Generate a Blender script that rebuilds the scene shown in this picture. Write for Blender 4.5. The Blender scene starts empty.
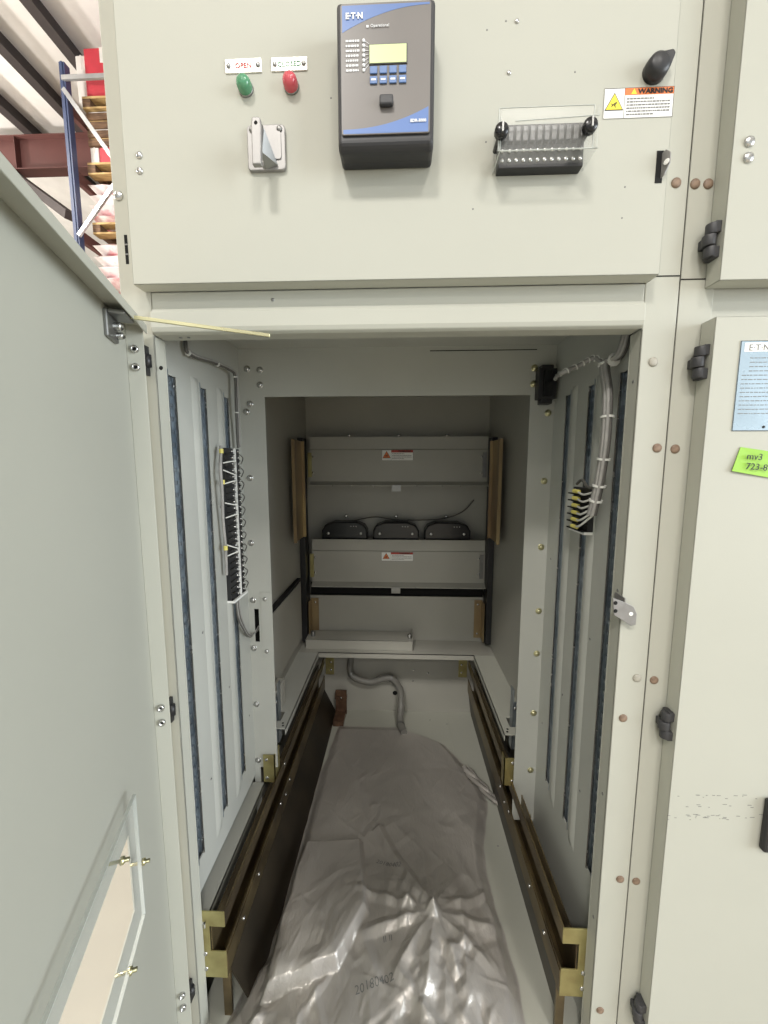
import bpy, bmesh, math, random
from mathutils import Vector, Matrix, noise
random.seed(7)
D = bpy.data
S = bpy.context.scene
COL = S.collection
R = math.radians

# ------------------------------------------------------------------ camera
F, PITCH, YAW = 385.0, -6.8, 2.3
CAM = Vector((0.014, -0.667, 1.35))
cam = D.objects.new('camera', D.cameras.new('camera'))
COL.objects.link(cam)
cam.location = CAM
cam.rotation_euler = (R(90 + PITCH), 0, R(YAW))
cam.data.sensor_fit = 'VERTICAL'
cam.data.sensor_height = 36.0
cam.data.lens = 36.0 * F / 1024.0
cam.data.clip_start = 0.01
S.camera = cam

# ------------------------------------------------------------------ world, lights, exposure
w = D.worlds.new('world'); S.world = w; w.use_nodes = True
bg = w.node_tree.nodes['Background']
bg.inputs[0].default_value = (0.93, 0.97, 1.0, 1); bg.inputs[1].default_value = 0.85
def area(name, loc, target, sx, sy, power, col):
    l = D.lights.new(name, 'AREA'); l.shape = 'RECTANGLE'; l.size = sx; l.size_y = sy
    l.energy = power; l.color = col
    o = D.objects.new(name, l); COL.objects.link(o); o.location = loc
    o.rotation_euler = (Vector(target) - Vector(loc)).to_track_quat('-Z', 'Y').to_euler()
    return o
WARM = (1.0, 0.965, 0.91)
for lx, ly, pw in ((-1.6, -5.0, 430), (1.9, -5.2, 240), (-1.6, -9.5, 170), (1.9, -9.5, 170), (-6.0, 1.5, 300)):
    area('high_bay_light', (lx, ly, 6.6), (lx, ly, 0), 1.0, 1.0, pw, WARM)
for lp, pw in (((-7.0, 0.5, 3.6), 1150), ((-10.0, 4.0, 3.6), 1600)):  # added unseen point lamps that brighten the roof and the rack
    l = D.lights.new('roof_fill_light', 'POINT'); l.energy = pw; l.color = WARM; l.shadow_soft_size = .3
    o = D.objects.new('roof_fill_light', l); COL.objects.link(o); o.location = lp
area('dock_door_daylight', (7.5, -3.2, 2.1), (-.3, 0, 1.2), 4.2, 3.6, 700, (0.88, 0.95, 1.0))
vs = S.view_settings
vs.view_transform = 'Standard'; vs.look = 'None'; vs.exposure = -0.16; vs.gamma = 1.0
vs.use_curve_mapping = False

# ------------------------------------------------------------------ pixel -> place helpers
_cy, _sy, _cp, _sp = math.cos(R(YAW)), math.sin(R(YAW)), math.cos(R(PITCH)), math.sin(R(PITCH))
_fw = Vector((-_sy*_cp, _cy*_cp, _sp)); _rt = Vector((_cy, _sy, 0)); _up = _rt.cross(_fw)
def ray(x, y): return _fw + _rt*((x-384)/F) - _up*((y-512)/F)
def onY(x, y, Y): d = ray(x, y); return CAM + d*((Y-CAM.y)/d.y)
def onX(x, y, X): d = ray(x, y); return CAM + d*((X-CAM.x)/d.x)
def onZ(x, y, Z): d = ray(x, y); return CAM + d*((Z-CAM.z)/d.z)

# ------------------------------------------------------------------ materials
MATS = {}
def s2l(c):
    return tuple(((v/255.)/12.92 if v/255. <= .04045 else ((v/255.+.055)/1.055)**2.4) for v in c)
def mat(name, rgb, rough=.5, metal=0., var=.06, scale=8., bump=0., bscale=200., trans=0., alpha=1., rgb2=None, stretch=(1,1,1), coat=0., lo=.35, hi=.65, emit=0., spec=.5, rvar=.08):
    m = D.materials.new(name); m.use_nodes = True
    nt = m.node_tree; N = nt.nodes; L = nt.links
    b = N['Principled BSDF']
    a = s2l(rgb); c2 = s2l(rgb2) if rgb2 else tuple(max(0, v*(1-var*2)) for v in a)
    tc = N.new('ShaderNodeTexCoord'); mp = N.new('ShaderNodeMapping'); mp.inputs['Scale'].default_value = stretch
    L.new(tc.outputs['Object'], mp.inputs[0])
    n = N.new('ShaderNodeTexNoise'); n.inputs['Scale'].default_value = scale; n.inputs['Detail'].default_value = 6
    L.new(mp.outputs[0], n.inputs['Vector'])
    r = N.new('ShaderNodeValToRGB'); r.color_ramp.elements[0].position = lo; r.color_ramp.elements[1].position = hi
    r.color_ramp.elements[0].color = (*c2, 1); r.color_ramp.elements[1].color = (*a, 1)
    L.new(n.outputs[0], r.inputs[0]); L.new(r.outputs[0], b.inputs['Base Color'])
    mr = N.new('ShaderNodeMapRange'); mr.inputs[3].default_value = max(0.02, rough-rvar); mr.inputs[4].default_value = min(1, rough+rvar)
    L.new(n.outputs[0], mr.inputs[0]); L.new(mr.outputs[0], b.inputs['Roughness'])
    b.inputs['Metallic'].default_value = metal
    b.inputs['Transmission Weight'].default_value = trans
    b.inputs['Alpha'].default_value = alpha
    b.inputs['Coat Weight'].default_value = coat
    b.inputs['Specular IOR Level'].default_value = spec
    if emit:
        L.new(r.outputs[0], b.inputs['Emission Color']); b.inputs['Emission Strength'].default_value = emit
    if bump:
        n2 = N.new('ShaderNodeTexNoise'); n2.inputs['Scale'].default_value = bscale; n2.inputs['Detail'].default_value = 3
        L.new(mp.outputs[0], n2.inputs['Vector'])
        bp = N.new('ShaderNodeBump'); bp.inputs['Strength'].default_value = bump; bp.inputs['Distance'].default_value = .002
        L.new(n2.outputs[0], bp.inputs['Height']); L.new(bp.outputs[0], b.inputs['Normal'])
    MATS[name] = m
    return m
mat('paint', (179, 179, 168), .58, spec=.35, var=.015, scale=3, bump=.03, bscale=350)
mat('paint_inside', (179, 180, 173), .36, var=.03, scale=4, bump=.03, bscale=300)
mat('paint_rear', (171, 169, 160), .42, var=.04, scale=4)
mat('galvanized', (176, 184, 190), .32, .8, var=.12, scale=18, rgb2=(146, 156, 165))
mat('zinc_yellow', (190, 182, 128), .36, .7, scale=14, rgb2=(158, 146, 98))
mat('zinc_tan', (176, 156, 116), .4, .5, scale=10, rgb2=(140, 118, 92), stretch=(1, 1, .3))
mat('zinc_olive', (140, 124, 92), .36, .8, scale=9, rgb2=(92, 80, 62))
mat('zinc_shaded', (74, 66, 54), .42, .6, scale=6, rgb2=(52, 47, 40))  # olive zinc with the unlit look put into the colour
mat('zinc_bolt', (205, 200, 160), .28, .9, var=.1)
mat('steel', (200, 200, 198), .25, .95, var=.08, scale=60)
mat('steel_dull', (150, 150, 148), .4, .8, var=.1, scale=30)
mat('pewter', (150, 148, 146), .45, .45, var=.08, scale=60)
mat('plug_brown', (146, 124, 106), .55, .1, var=.15, scale=90, rgb2=(108, 88, 72))
mat('plug_grey', (172, 168, 156), .5, .1, var=.1, scale=90)
mat('black_plastic', (40, 40, 42), .42, var=.1)
mat('charcoal_plastic', (58, 58, 60), .5, var=.08)
mat('black_gloss', (24, 24, 26), .25)
mat('hole_black', (10, 10, 10), .9)
mat('copper', (122, 94, 74), .45, .5, scale=30, rgb2=(92, 70, 56))
mat('acrylic', (238, 242, 240), .06, trans=0., alpha=.10, spec=.7, var=.0, rvar=.03)
mat('acrylic_scuffed', (226, 226, 220), .15, alpha=.08, spec=.7, var=.0, rvar=.1)
mat('clear_edge', (186, 190, 184), .3, var=.03)
mat('white_label', (240, 240, 236), .5, var=.02)
mat('label_orange', (226, 122, 62), .5, var=.03)
mat('label_red', (176, 60, 50), .5, var=.03)
mat('label_yellow', (246, 226, 60), .5, var=.03)
mat('ink', (30, 30, 30), .6)
mat('ink_grey', (120, 120, 118), .6)
mat('ink_red', (190, 60, 60), .6)
mat('ink_green', (120, 170, 140), .6)
mat('white_ink', (222, 224, 226), .5, var=0)
mat('relay_face', (110, 105, 101), .38, var=.05)
mat('relay_case', (44, 44, 46), .45, var=.06)
mat('relay_blue', (84, 116, 174), .4, var=.05)
mat('button_blue', (94, 124, 174), .45, var=.06)
mat('lcd', (206, 218, 160), .3, var=.02, emit=.06)
mat('green_lens', (82, 142, 106), .22, var=.05, coat=.3)
mat('red_lens', (200, 82, 92), .22, var=.05, coat=.3)
mat('tag_silver', (236, 234, 226), .35, .25, var=.03)
mat('cable_grey', (158, 156, 152), .5, var=.08, scale=60)
mat('cable_dark', (92, 90, 86), .5, var=.1, scale=60)
mat('wire_white', (222, 222, 216), .5, var=.04)
mat('wire_marker', (232, 220, 120), .5, var=.06)
mat('hose_grey', (126, 124, 118), .42, var=.06, scale=50)
mat('plate_cream', (226, 216, 192), .32, .25, scale=7, rgb2=(186, 164, 138), lo=.25, hi=.55)
mat('nameplate_daylit', (166, 184, 196), .28, .3, var=.05, scale=12)  # silver plate with the blue of reflected daylight mixed into its colour
mat('sticky_green', (146, 194, 64), .6, var=.03)
mat('concrete', (172, 165, 150), .55, var=.08, scale=2)
mat('roof_white', (232, 228, 224), .8, scale=1.2, rgb2=(206, 201, 197), bump=.5, bscale=6)
mat('purlin_dark', (62, 55, 54), .6, var=.08)
mat('girder_red', (98, 60, 56), .6, var=.1, scale=3)
mat('wall_metal', (140, 140, 136), .6, var=.05)
mat('rack_blue', (58, 70, 104), .45, var=.08)
mat('rack_galv', (188, 188, 188), .35, .6, var=.08)
mat('wood', (206, 176, 120), .75, scale=6, rgb2=(168, 132, 84), stretch=(1, 8, 8))
mat('wood_dark', (126, 96, 70), .8, scale=6, rgb2=(84, 62, 46), stretch=(1, 8, 8))
mat('red_carton', (190, 54, 66), .5, var=.06)
mat('white_carton', (214, 208, 202), .6, var=.05)
mat('bag_wrap', (236, 226, 224), .35, scale=3.2, rgb2=(196, 96, 104), lo=.4, hi=.52)
mat('copper_brown_wire', (120, 70, 50), .5)

# polyethylene sheet: grey film, glossy, part clear
def film():
    m = D.materials.new('poly_film'); m.use_nodes = True
    nt = m.node_tree; N = nt.nodes; L = nt.links; b = N['Principled BSDF']
    tc = N.new('ShaderNodeTexCoord')
    n = N.new('ShaderNodeTexNoise'); n.inputs['Scale'].default_value = 5; n.inputs['Detail'].default_value = 5
    L.new(tc.outputs['Object'], n.inputs['Vector'])
    r = N.new('ShaderNodeValToRGB')
    r.color_ramp.elements[0].color = (*s2l((166, 160, 154)), 1); r.color_ramp.elements[1].color = (*s2l((200, 195, 188)), 1)
    L.new(n.outputs[0], r.inputs[0]); L.new(r.outputs[0], b.inputs['Base Color'])
    b.inputs['Roughness'].default_value = .3; b.inputs['Metallic'].default_value = .3
    b.inputs['Alpha'].default_value = .9
    v = N.new('ShaderNodeTexNoise'); v.inputs['Scale'].default_value = 70; v.inputs['Detail'].default_value = 4; v.inputs['Distortion'].default_value = .6
    mp = N.new('ShaderNodeMapping'); mp.inputs['Scale'].default_value = (1.6, .6, 1); mp.inputs['Rotation'].default_value = (0, 0, .3)
    L.new(tc.outputs['Object'], mp.inputs[0]); L.new(mp.outputs[0], v.inputs['Vector'])
    bp = N.new('ShaderNodeBump'); bp.inputs['Strength'].default_value = .4; bp.inputs['Distance'].default_value = .004
    L.new(v.outputs[0], bp.inputs['Height']); L.new(bp.outputs[0], b.inputs['Normal'])
    MATS['poly_film'] = m
film()

# ------------------------------------------------------------------ mesh builder
class MB:
    def __init__(s): s.v = []; s.f = []; s.sm = []
    def add(s, vs, fs, smooth=False):
        o = len(s.v); s.v += [Vector(p) for p in vs]
        for f in fs: s.f.append([i+o for i in f]); s.sm.append(smooth)
        return s
    def box(s, x0, x1, y0, y1, z0, z1):
        x0, x1 = min(x0, x1), max(x0, x1); y0, y1 = min(y0, y1), max(y0, y1); z0, z1 = min(z0, z1), max(z0, z1)
        return s.add([(x, y, z) for z in (z0, z1) for y in (y0, y1) for x in (x0, x1)],
              [(0,2,3,1), (4,5,7,6), (0,1,5,4), (2,6,7,3), (0,4,6,2), (1,3,7,5)])
    def obox(s, c, ax, ay, az):
        c, ax, ay, az = map(Vector, (c, ax, ay, az))
        return s.add([c + i*ax + j*ay + k*az for k in (-1, 1) for j in (-1, 1) for i in (-1, 1)],
              [(0,2,3,1), (4,5,7,6), (0,1,5,4), (2,6,7,3), (0,4,6,2), (1,3,7,5)])
    def bar(s, a, b, w, h, up=(0, 0, 1)):
        a, b = Vector(a), Vector(b); d = (b-a); u = Vector(up); x = d.cross(u).normalized(); u = x.cross(d).normalized()
        return s.obox((a+b)/2, x*w/2, d/2, u*h/2)
    def tube(s, pts, r, seg=10, closed=False, caps=True):
        pts = [Vector(p) for p in pts]; n = len(pts); rings = []
        rr = r if isinstance(r, (list, tuple)) else [r]*n
        t0 = (pts[1]-pts[0]).normalized(); u = t0.orthogonal().normalized()
        for i, p in enumerate(pts):
            t = ((pts[min(i+1, n-1)] - pts[max(i-1, 0)])).normalized()
            u = (u - t*u.dot(t))
            u = u.normalized() if u.length > 1e-6 else t.orthogonal().normalized()
            v = t.cross(u)
            rings.append([p + (u*math.cos(a) + v*math.sin(a))*rr[i] for a in [2*math.pi*k/seg for k in range(seg)]])
        vs = [q for ring in rings for q in ring]; fs = []
        for i in range(n-1):
            for k in range(seg):
                fs.append((i*seg+k, i*seg+(k+1) % seg, (i+1)*seg+(k+1) % seg, (i+1)*seg+k))
        s.add(vs, fs, True)
        if caps:
            s.add(rings[0], [tuple(range(seg))[::-1]]); s.add(rings[-1], [tuple(range(seg))])
        return s
    def lathe(s, c, axis, prof, seg=16):
        # prof: list of (radius, height along axis)
        c = Vector(c); a = Vector(axis).normalized(); u = a.orthogonal().normalized(); v = a.cross(u)
        n = len(prof); vs = []
        for r, h in prof:
            for k in range(seg):
                t = 2*math.pi*k/seg; vs.append(c + a*h + (u*math.cos(t)+v*math.sin(t))*max(r, 1e-5))
        fs = [(i*seg+k, i*seg+(k+1) % seg, (i+1)*seg+(k+1) % seg, (i+1)*seg+k) for i in range(n-1) for k in range(seg)]
        s.add(vs, fs, True)
        return s
    def prism(s, poly, ext):
        # poly: list of 3D points (planar), ext: extrusion vector
        p = [Vector(q) for q in poly]; e = Vector(ext); n = len(p)
        s.add(p + [q+e for q in p], [tuple(range(n)), tuple(range(2*n-1, n-1, -1))] + [(i, i+n, (i+1) % n + n, (i+1) % n) for i in range(n)])
        return s
    def mesh(s, name, origin=(0, 0, 0)):
        me = D.meshes.new(name); o = Vector(origin)
        me.from_pydata([tuple(v-o) for v in s.v], [], s.f)
        bm = bmesh.new(); bm.from_mesh(me); bmesh.ops.recalc_face_normals(bm, faces=bm.faces); bm.to_mesh(me); bm.free()
        for p, q in zip(me.polygons, s.sm): p.use_smooth = q
        return me
    def build(s, name, m, parent=None, bevel=0., seg=2, kind=None, label=None):
        if parent is not None: org = rootloc(parent)
        else:
            xs = [v.x for v in s.v]; ys = [v.y for v in s.v]; zs = [v.z for v in s.v]
            org = Vector(((min(xs)+max(xs))/2, (min(ys)+max(ys))/2, min(zs)))
        me = s.mesh(name, org); me.materials.append(MATS[m])
        o = D.objects.new(name, me); COL.objects.link(o)
        if parent is not None: o.parent = parent
        else: o.location = org
        if bevel:
            b = o.modifiers.new('bevel', 'BEVEL'); b.width = bevel; b.segments = seg; b.limit_method = 'ANGLE'; b.angle_limit = R(40)
            b.harden_normals = False
        if kind: o['kind'] = kind
        if label: o['label'] = label
        return o
def rootloc(o):
    while o.parent is not None: o = o.parent
    return Vector(o.location)
def thing(name, loc, label, cat, group=None):
    o = D.objects.new(name, None); COL.objects.link(o); o.location = loc; o.empty_display_size = .05
    return tag(o, label, cat, group)
def tag(o, label, cat, group=None):
    o['label'] = label; o['category'] = cat
    if group: o['group'] = group
    return o
def inst(me, name, parent, pos, rot=(0, 0, 0), m=None):
    o = D.objects.new(name, me); COL.objects.link(o); o.parent = parent
    o.location = Vector(pos) - rootloc(parent); o.rotation_euler = rot
    return o
def text(name, s, size, m, parent, pos, rot=(R(90), 0, 0), ext=.0002, align='LEFT', bold=0., xs=1.):
    cu = D.curves.new('t', 'FONT'); cu.body = s; cu.size = size; cu.extrude = ext; cu.align_x = align; cu.offset = bold
    cu.resolution_u = 2
    t = D.objects.new('t', cu); COL.objects.link(t)
    dg = bpy.context.evaluated_depsgraph_get(); me = D.meshes.new_from_object(t.evaluated_get(dg))
    D.objects.remove(t); D.curves.remove(cu)
    me.name = name; me.materials.clear(); me.materials.append(MATS[m])
    o = D.objects.new(name, me); COL.objects.link(o); o.parent = parent
    o.location = Vector(pos) - (rootloc(parent) if parent else Vector()); o.rotation_euler = rot; o.scale = (xs, 1, 1)
    return o
def smooth(pts, n=8):
    P = [Vector(p) for p in pts]; out = []
    for i in range(len(P)-1):
        p0, p1, p2, p3 = P[max(i-1, 0)], P[i], P[i+1], P[min(i+2, len(P)-1)]
        for k in range(n):
            t = k/n
            out.append(.5*((2*p1) + (p2-p0)*t + (2*p0-5*p1+4*p2-p3)*t*t + (3*p1-p0-3*p2+p3)*t**3))
    out.append(P[-1]); return out
def head_mesh(name, m, r, h, axis=(0, -1, 0), hexhead=False, washer=0.):
    b = MB()
    if washer: b.lathe((0, 0, 0), axis, [(0, .0), (washer, .0), (washer, .0012), (r, .0014)], 14); 
    if hexhead: b.lathe((0, 0, 0), axis, [(r, 0), (r, h*.85), (r*.85, h), (0, h)], 6)
    else: b.lathe((0, 0, 0), axis, [(r, 0), (r, h*.35), (r*.82, h*.75), (r*.45, h*.97), (0, h)], 14)
    me = b.mesh(name); me.materials.append(MATS[m]); return me
BOLT_Y = head_mesh('bolt', 'zinc_bolt', .0065, .006, washer=.009)
BOLT_G = head_mesh('bolt', 'steel', .0065, .006, washer=.009)
SCREW = head_mesh('screw', 'steel', .0052, .003)
SCREW_T = head_mesh('screw', 'steel', .003, .002)
PLUG_B = head_mesh('plug', 'plug_brown', .0075, .003)
PLUG_G = head_mesh('plug', 'plug_grey', .0075, .003)
DOT = head_mesh('rivet', 'steel_dull', .0028, .0012)
HOLE = head_mesh('hole', 'hole_black', .0035, .0004)
BIGSCREW = head_mesh('screw', 'steel', .0075, .004)

# ------------------------------------------------------------------ SETTING
def struct(o): o['kind'] = 'structure'; return o
floor = struct(MB().box(-12, 12, -14, 12, -.1, 0).build('floor', 'concrete')); floor['label'] = 'warehouse concrete floor'
CEIL = 7.0
ceiling = struct(MB().box(-12, 12, -14, 12, CEIL, CEIL+.1).build('ceiling', 'roof_white')); ceiling['label'] = 'white insulated warehouse roof'
wall = struct(MB().box(-12, 12, 12, 12.1, 0, CEIL).build('wall_back', 'wall_metal')); wall['label'] = 'pale metal warehouse wall'
wall2 = struct(MB().box(-12.1, -12, -14, 12, 0, CEIL).build('wall_left', 'wall_metal')); wall2['label'] = 'pale metal warehouse side wall'
for px, py in ((0, 42), (30, 0), (0, 103)):
    x = onZ(px, py, CEIL-.1).x
    MB().box(x-.04, x+.04, -6, 11.9, CEIL-.2, CEIL+.01).box(x-.04, x+.1, -6, 11.9, CEIL-.215, CEIL-.2).build('purlin', 'purlin_dark', ceiling)
for x in (-1.9, -.4, 1.1, 2.6, -9.4):
    MB().box(x-.04, x+.04, -6, 11.9, CEIL-.2, CEIL+.01).box(x-.04, x+.1, -6, 11.9, CEIL-.215, CEIL-.2).build('purlin', 'purlin_dark', ceiling)
gy = onZ(40, 139, CEIL-.22).y
g = MB().box(-11.9, 8, gy-.006, gy+.006, CEIL-.72, CEIL-.22).box(-11.9, 8, gy-.1, gy+.1, CEIL-.235, CEIL-.22).box(-11.9, 8, gy-.1, gy+.1, CEIL-.735, CEIL-.72)
p = onY(20, 150, gy); g.box(p.x-.006, p.x+.006, gy-.1, gy+.1, CEIL-.72, CEIL-.235)
g.build('steel_girder', 'girder_red', ceiling)
a = onY(12, 160, gy); b_ = onZ(70, 216, CEIL-2.0)
MB().bar((a.x, gy, CEIL-.74), b_, .12, .12).build('brace', 'purlin_dark', ceiling)

# ------------------------------------------------------------------ CABINET
TOP = 2.34
cab = thing('switchgear_cabinet', (0, .6, 0), 'grey steel switchgear cabinet with open lower compartment and instrument door above', 'cabinet')
# posts : folded hat section, front face + inner return
XO, XI = .4562, .4035
for sgn in (-1, 1):
    m = MB()
    m.box(sgn*XI, sgn*XO, 0, .004, 0, TOP)               # face
    m.box(sgn*XI, sgn*(XI+.003), .0, .03, 0, 1.57)       # inner return
    m.box(sgn*XI, sgn*(XI+.028), .03, .033, 0, 1.57)
    post = m.build('corner_post', 'paint', cab, bevel=.0025)
    rots = R(0)
    if sgn > 0:
        for (x, y, k) in ((676, 183, 'b'), (653, 362, 'g'), (657, 448, 'b'), (637, 678, 'g'), (623, 718, 'b'), (620, 879, 'b'), (600, 1010, 'b')):
            q = onY(x, y, 0); inst(PLUG_B if k == 'b' else PLUG_G, 'plug', post, (q.x, 0, q.z))
        for z in (1.49, 1.13, .73, .46):
            inst(DOT, 'rivet', post, (XI, .014, z), (0, 0, R(-90)))
        # hasp tab screwed to the inner return
        T_ = lambda x, y: onY(x, y, -.012)
        m = MB().prism([T_(x, y) for x, y in ((613, 598), (624, 602), (634, 607), (637, 614), (636, 625), (631, 626), (622, 620), (614, 615))], (0, .002, 0))
        m.box(XI-.002, XI, -.012, .02, T_(613, 615).z, T_(613, 598).z)
        hasp = m.build('lock_tab', 'pewter', post, bevel=.0006)
        inst(head_mesh('hole', 'white_label', .0035, .0003), 'hole', post, T_(631, 614))
        for yy in (603, 611): inst(HOLE, 'hole', post, T_(615.5, yy))
    else:
        q = onY(119, 196, 0); inst(BIGSCREW, 'screw', post, (q.x, 0, q.z))
        inst(HOLE, 'hole', post, (onY(161, 368, 0).x, 0, onY(161, 368, 0).z))
        a = onY(124, 235, 0); b_ = onY(131, 264, 0)
        vent = MB().box(a.x, b_.x-.003, -.0004, .0, b_.z, a.z).build('slot', 'hole_black', post)
        for k in range(1, 3):
            z = b_.z + (a.z-b_.z)*k/3; MB().box(a.x, b_.x-.003, -.001, .0, z-.001, z+.001).build('slot_bar', 'steel_dull', post)
# outer sides + roof + back
for sgn in (-1, 1):
    MB().box(sgn*.4545, sgn*.4565, .004, 1.5, 0, TOP).build('outer_side', 'paint', cab)
MB().box(-.4565, .4565, .0, 1.5, TOP, TOP+.003).build('roof_panel', 'paint', cab)
MB().box(-.4565, .4565, 1.5, 1.503, 0, TOP).build('back_sheet', 'paint', cab)
# head beam above the opening
m = MB()
zt, zl = 1.638, 1.571
prof = [(.004, zt), (-.001, zt), (-.001, 1.612), (-.0075, 1.604), (-.0085, 1.580), (-.006, 1.573), (0.0, 1.570), (.03, 1.570), (.03, 1.573), (.004, 1.575)]
m.prism([(-XI+.001, y, z) for y, z in prof], (2*XI-.002, 0, 0))
beam = m.build('head_beam', 'paint', cab, bevel=.0015)
inst(DOT, 'rivet', beam, (onY(273, 300, 0).x, -.001, onY(273, 300, 0).z))
for x in (180, 188): inst(DOT, 'rivet', beam, (onY(x, 336, .01).x, .012, 1.5695), (R(90), 0, 0))
MB().box(-XI, XI, .006, .01, 1.64, TOP).build('upper_bulkhead', 'paint_inside', cab)
# compartment ceiling and floor pan
ceil_p = MB().box(-.428, .428, .03, 1.2, 1.665, 1.668).build('ceiling_panel', 'paint_inside', cab)
pan = MB().box(-.428, .428, -.0, 1.2, .117, .12).box(.255, .258, .1, 1.14, .12, .122).build('floor_pan', 'paint', cab)
MB().box(-XI, XI, .0, .006, 0, .117).build('kick_plate', 'paint', cab)
for x, y in ((498, 846), (447, 724), (430, 720)):
    q = onZ(x, y, .1205); inst(DOT, 'rivet', pan, q, (R(-90), 0, 0))
# side panels with three slotted channels
WX = .425
SLOT = (.080, .199, .314); SW = .0105; SZ0, SZ1 = .483, 1.522
for sgn in (-1, 1):
    m = MB(); ys = [.03]
    for c in SLOT: ys += [c-SW, c+SW]
    ys += [.403]
    zb = .405 if sgn < 0 else .12
    for i in range(0, len(ys), 2): m.box(sgn*WX, sgn*(WX+.002), ys[i], ys[i+1], SZ0, SZ1)
    m.box(sgn*WX, sgn*(WX+.002), .03, .403, SZ1, 1.665)
    m.box(sgn*WX, sgn*(WX+.002), .03, .403, zb, SZ0)
    sp = m.build('side_panel', 'paint_inside', cab)
    for c in SLOT:
        # formed rib in front of each slot
        mm = MB(); n = 8; yc = c-.034; wv = .015; dep = .006; rows = []
        for z, k in ((SZ0-.03, 0), (SZ0, 1), (SZ1, 1), (SZ1+.015, 0)):
            rows.append([(sgn*(WX-dep*k*math.sin(math.pi*i/n)**1.0) - sgn*.0002, yc-wv+2*wv*i/n, z) for i in range(n+1)])
        vs_ = [p for r_ in rows for p in r_]
        mm.add(vs_, [(r_*(n+1)+i, r_*(n+1)+i+1, (r_+1)*(n+1)+i+1, (r_+1)*(n+1)+i) for r_ in range(3) for i in range(n)], True)
        mm.build('rib', 'paint_inside', sp)
        mm = MB()
        mm.box(sgn*(WX+.010), sgn*(WX+.012), c-SW-.004, c+SW+.004, SZ0-.01, SZ1+.01)
        mm.box(sgn*(WX+.001), sgn*(WX+.012), c+SW-.0005, c+SW+.002, SZ0-.01, SZ1+.01)
        mm.box(sgn*(WX-.001), sgn*(WX+.012), c-SW-.002, c-SW+.0005, SZ0-.01, SZ1+.01)
        MB().box(sgn*(WX-.0025), sgn*(WX+.0012), c+SW-.0028, c+SW+.0006, SZ0, SZ1).build('channel_lip', 'steel', sp)
        z = SZ0+.03
        while z < SZ1:
            mm.box(sgn*(WX+.006), sgn*(WX+.010), c-.002, c+SW-.002, z, z+.008); z += .025
        mm.build('channel', 'galvanized', sp)
        for z in (SZ0+.016, .80, 1.02, SZ1-.02):
            inst(SCREW, 'screw', sp, (sgn*(WX+.008), c, z + .05*c), (0, 0, R(90 if sgn < 0 else -90)))
    for y, z in ((.14, .62), (.14, .98), (.255, .78), (.255, 1.25), (.372, 1.1), (.372, .62)):
        inst(DOT, 'rivet', sp, (sgn*WX, y, z), (0, 0, R(90 if sgn < 0 else -90)))
MB().box(-.448, -.446, .03, .403, .12, .405).build('lower_side_sheet', 'paint_inside', cab)
MB().box(-.446, -.398, .03, .40, .376, .379).box(-.400, -.398, .03, .40, .366, .379).build('side_ledge', 'paint_inside', cab)

# baffle frame
BY = .402; BXL, BXR, BZ = -.356, .361, 1.538
h0 = onY(254, 609, BY); h1 = onY(260, 642, BY)
m = MB()
m.box(-.428, h0.x, BY, BY+.003, .28, 1.665).box(h1.x, BXL, BY, BY+.003, .43, 1.665)
m.box(h0.x, h1.x, BY, BY+.003, .43, h1.z).box(h0.x, h1.x, BY, BY+.003, h0.z, 1.665)
m.box(BXR, .428, BY, BY+.003, .28, 1.665)
m.box(BXL, BXR, BY, BY+.003, BZ, 1.665)
baf = m.build('baffle_frame', 'paint_inside', cab)
MB().box(h0.x-.012, h1.x+.012, BY+.03, BY+.033, h1.z-.02, h0.z+.02).box(h0.x-.012, h0.x-.010, BY+.003, BY+.03, h1.z-.02, h0.z+.02).build('hole_shade_backing', 'hole_black', baf)  # black backing added so the hole reads as dark as the shaded void
for x, y in ((541, 547), (538.6, 611), (536.6, 653.5), (533.5, 713), (530.5, 770), (528, 816), (534, 830), (544, 481), (548, 413), (534.5, 368), (533.5, 384)):
    q = onY(x, y, BY); q.x = min(q.x, .416); inst(BOLT_Y, 'bolt', baf, (q.x, BY, q.z))
for x, y in ((250, 478), (251, 543), (253, 600), (265, 599), (254, 648), (267, 651), (256.5, 704), (258, 760), (247, 369), (260, 370), (260, 385), (250, 404), (246.5, 412)):
    q = onY(x, y, BY); q.x = max(q.x, -.416); inst(BOLT_G, 'bolt', baf, (q.x, BY, q.z))
a = onY(260.5, 592, BY); b_ = onY(266, 657, BY)
MB().box(a.x, BXL+.001, BY-.002, BY, b_.z, a.z).build('cover_plate', 'paint_inside', baf)
MB().box(onY(430, 351, BY).x, onY(537, 351, BY).x, BY-.0008, BY, onY(430, 351.3, BY).z, onY(430, 350.5, BY).z).build('seam_slot', 'hole_black', baf)

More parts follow.
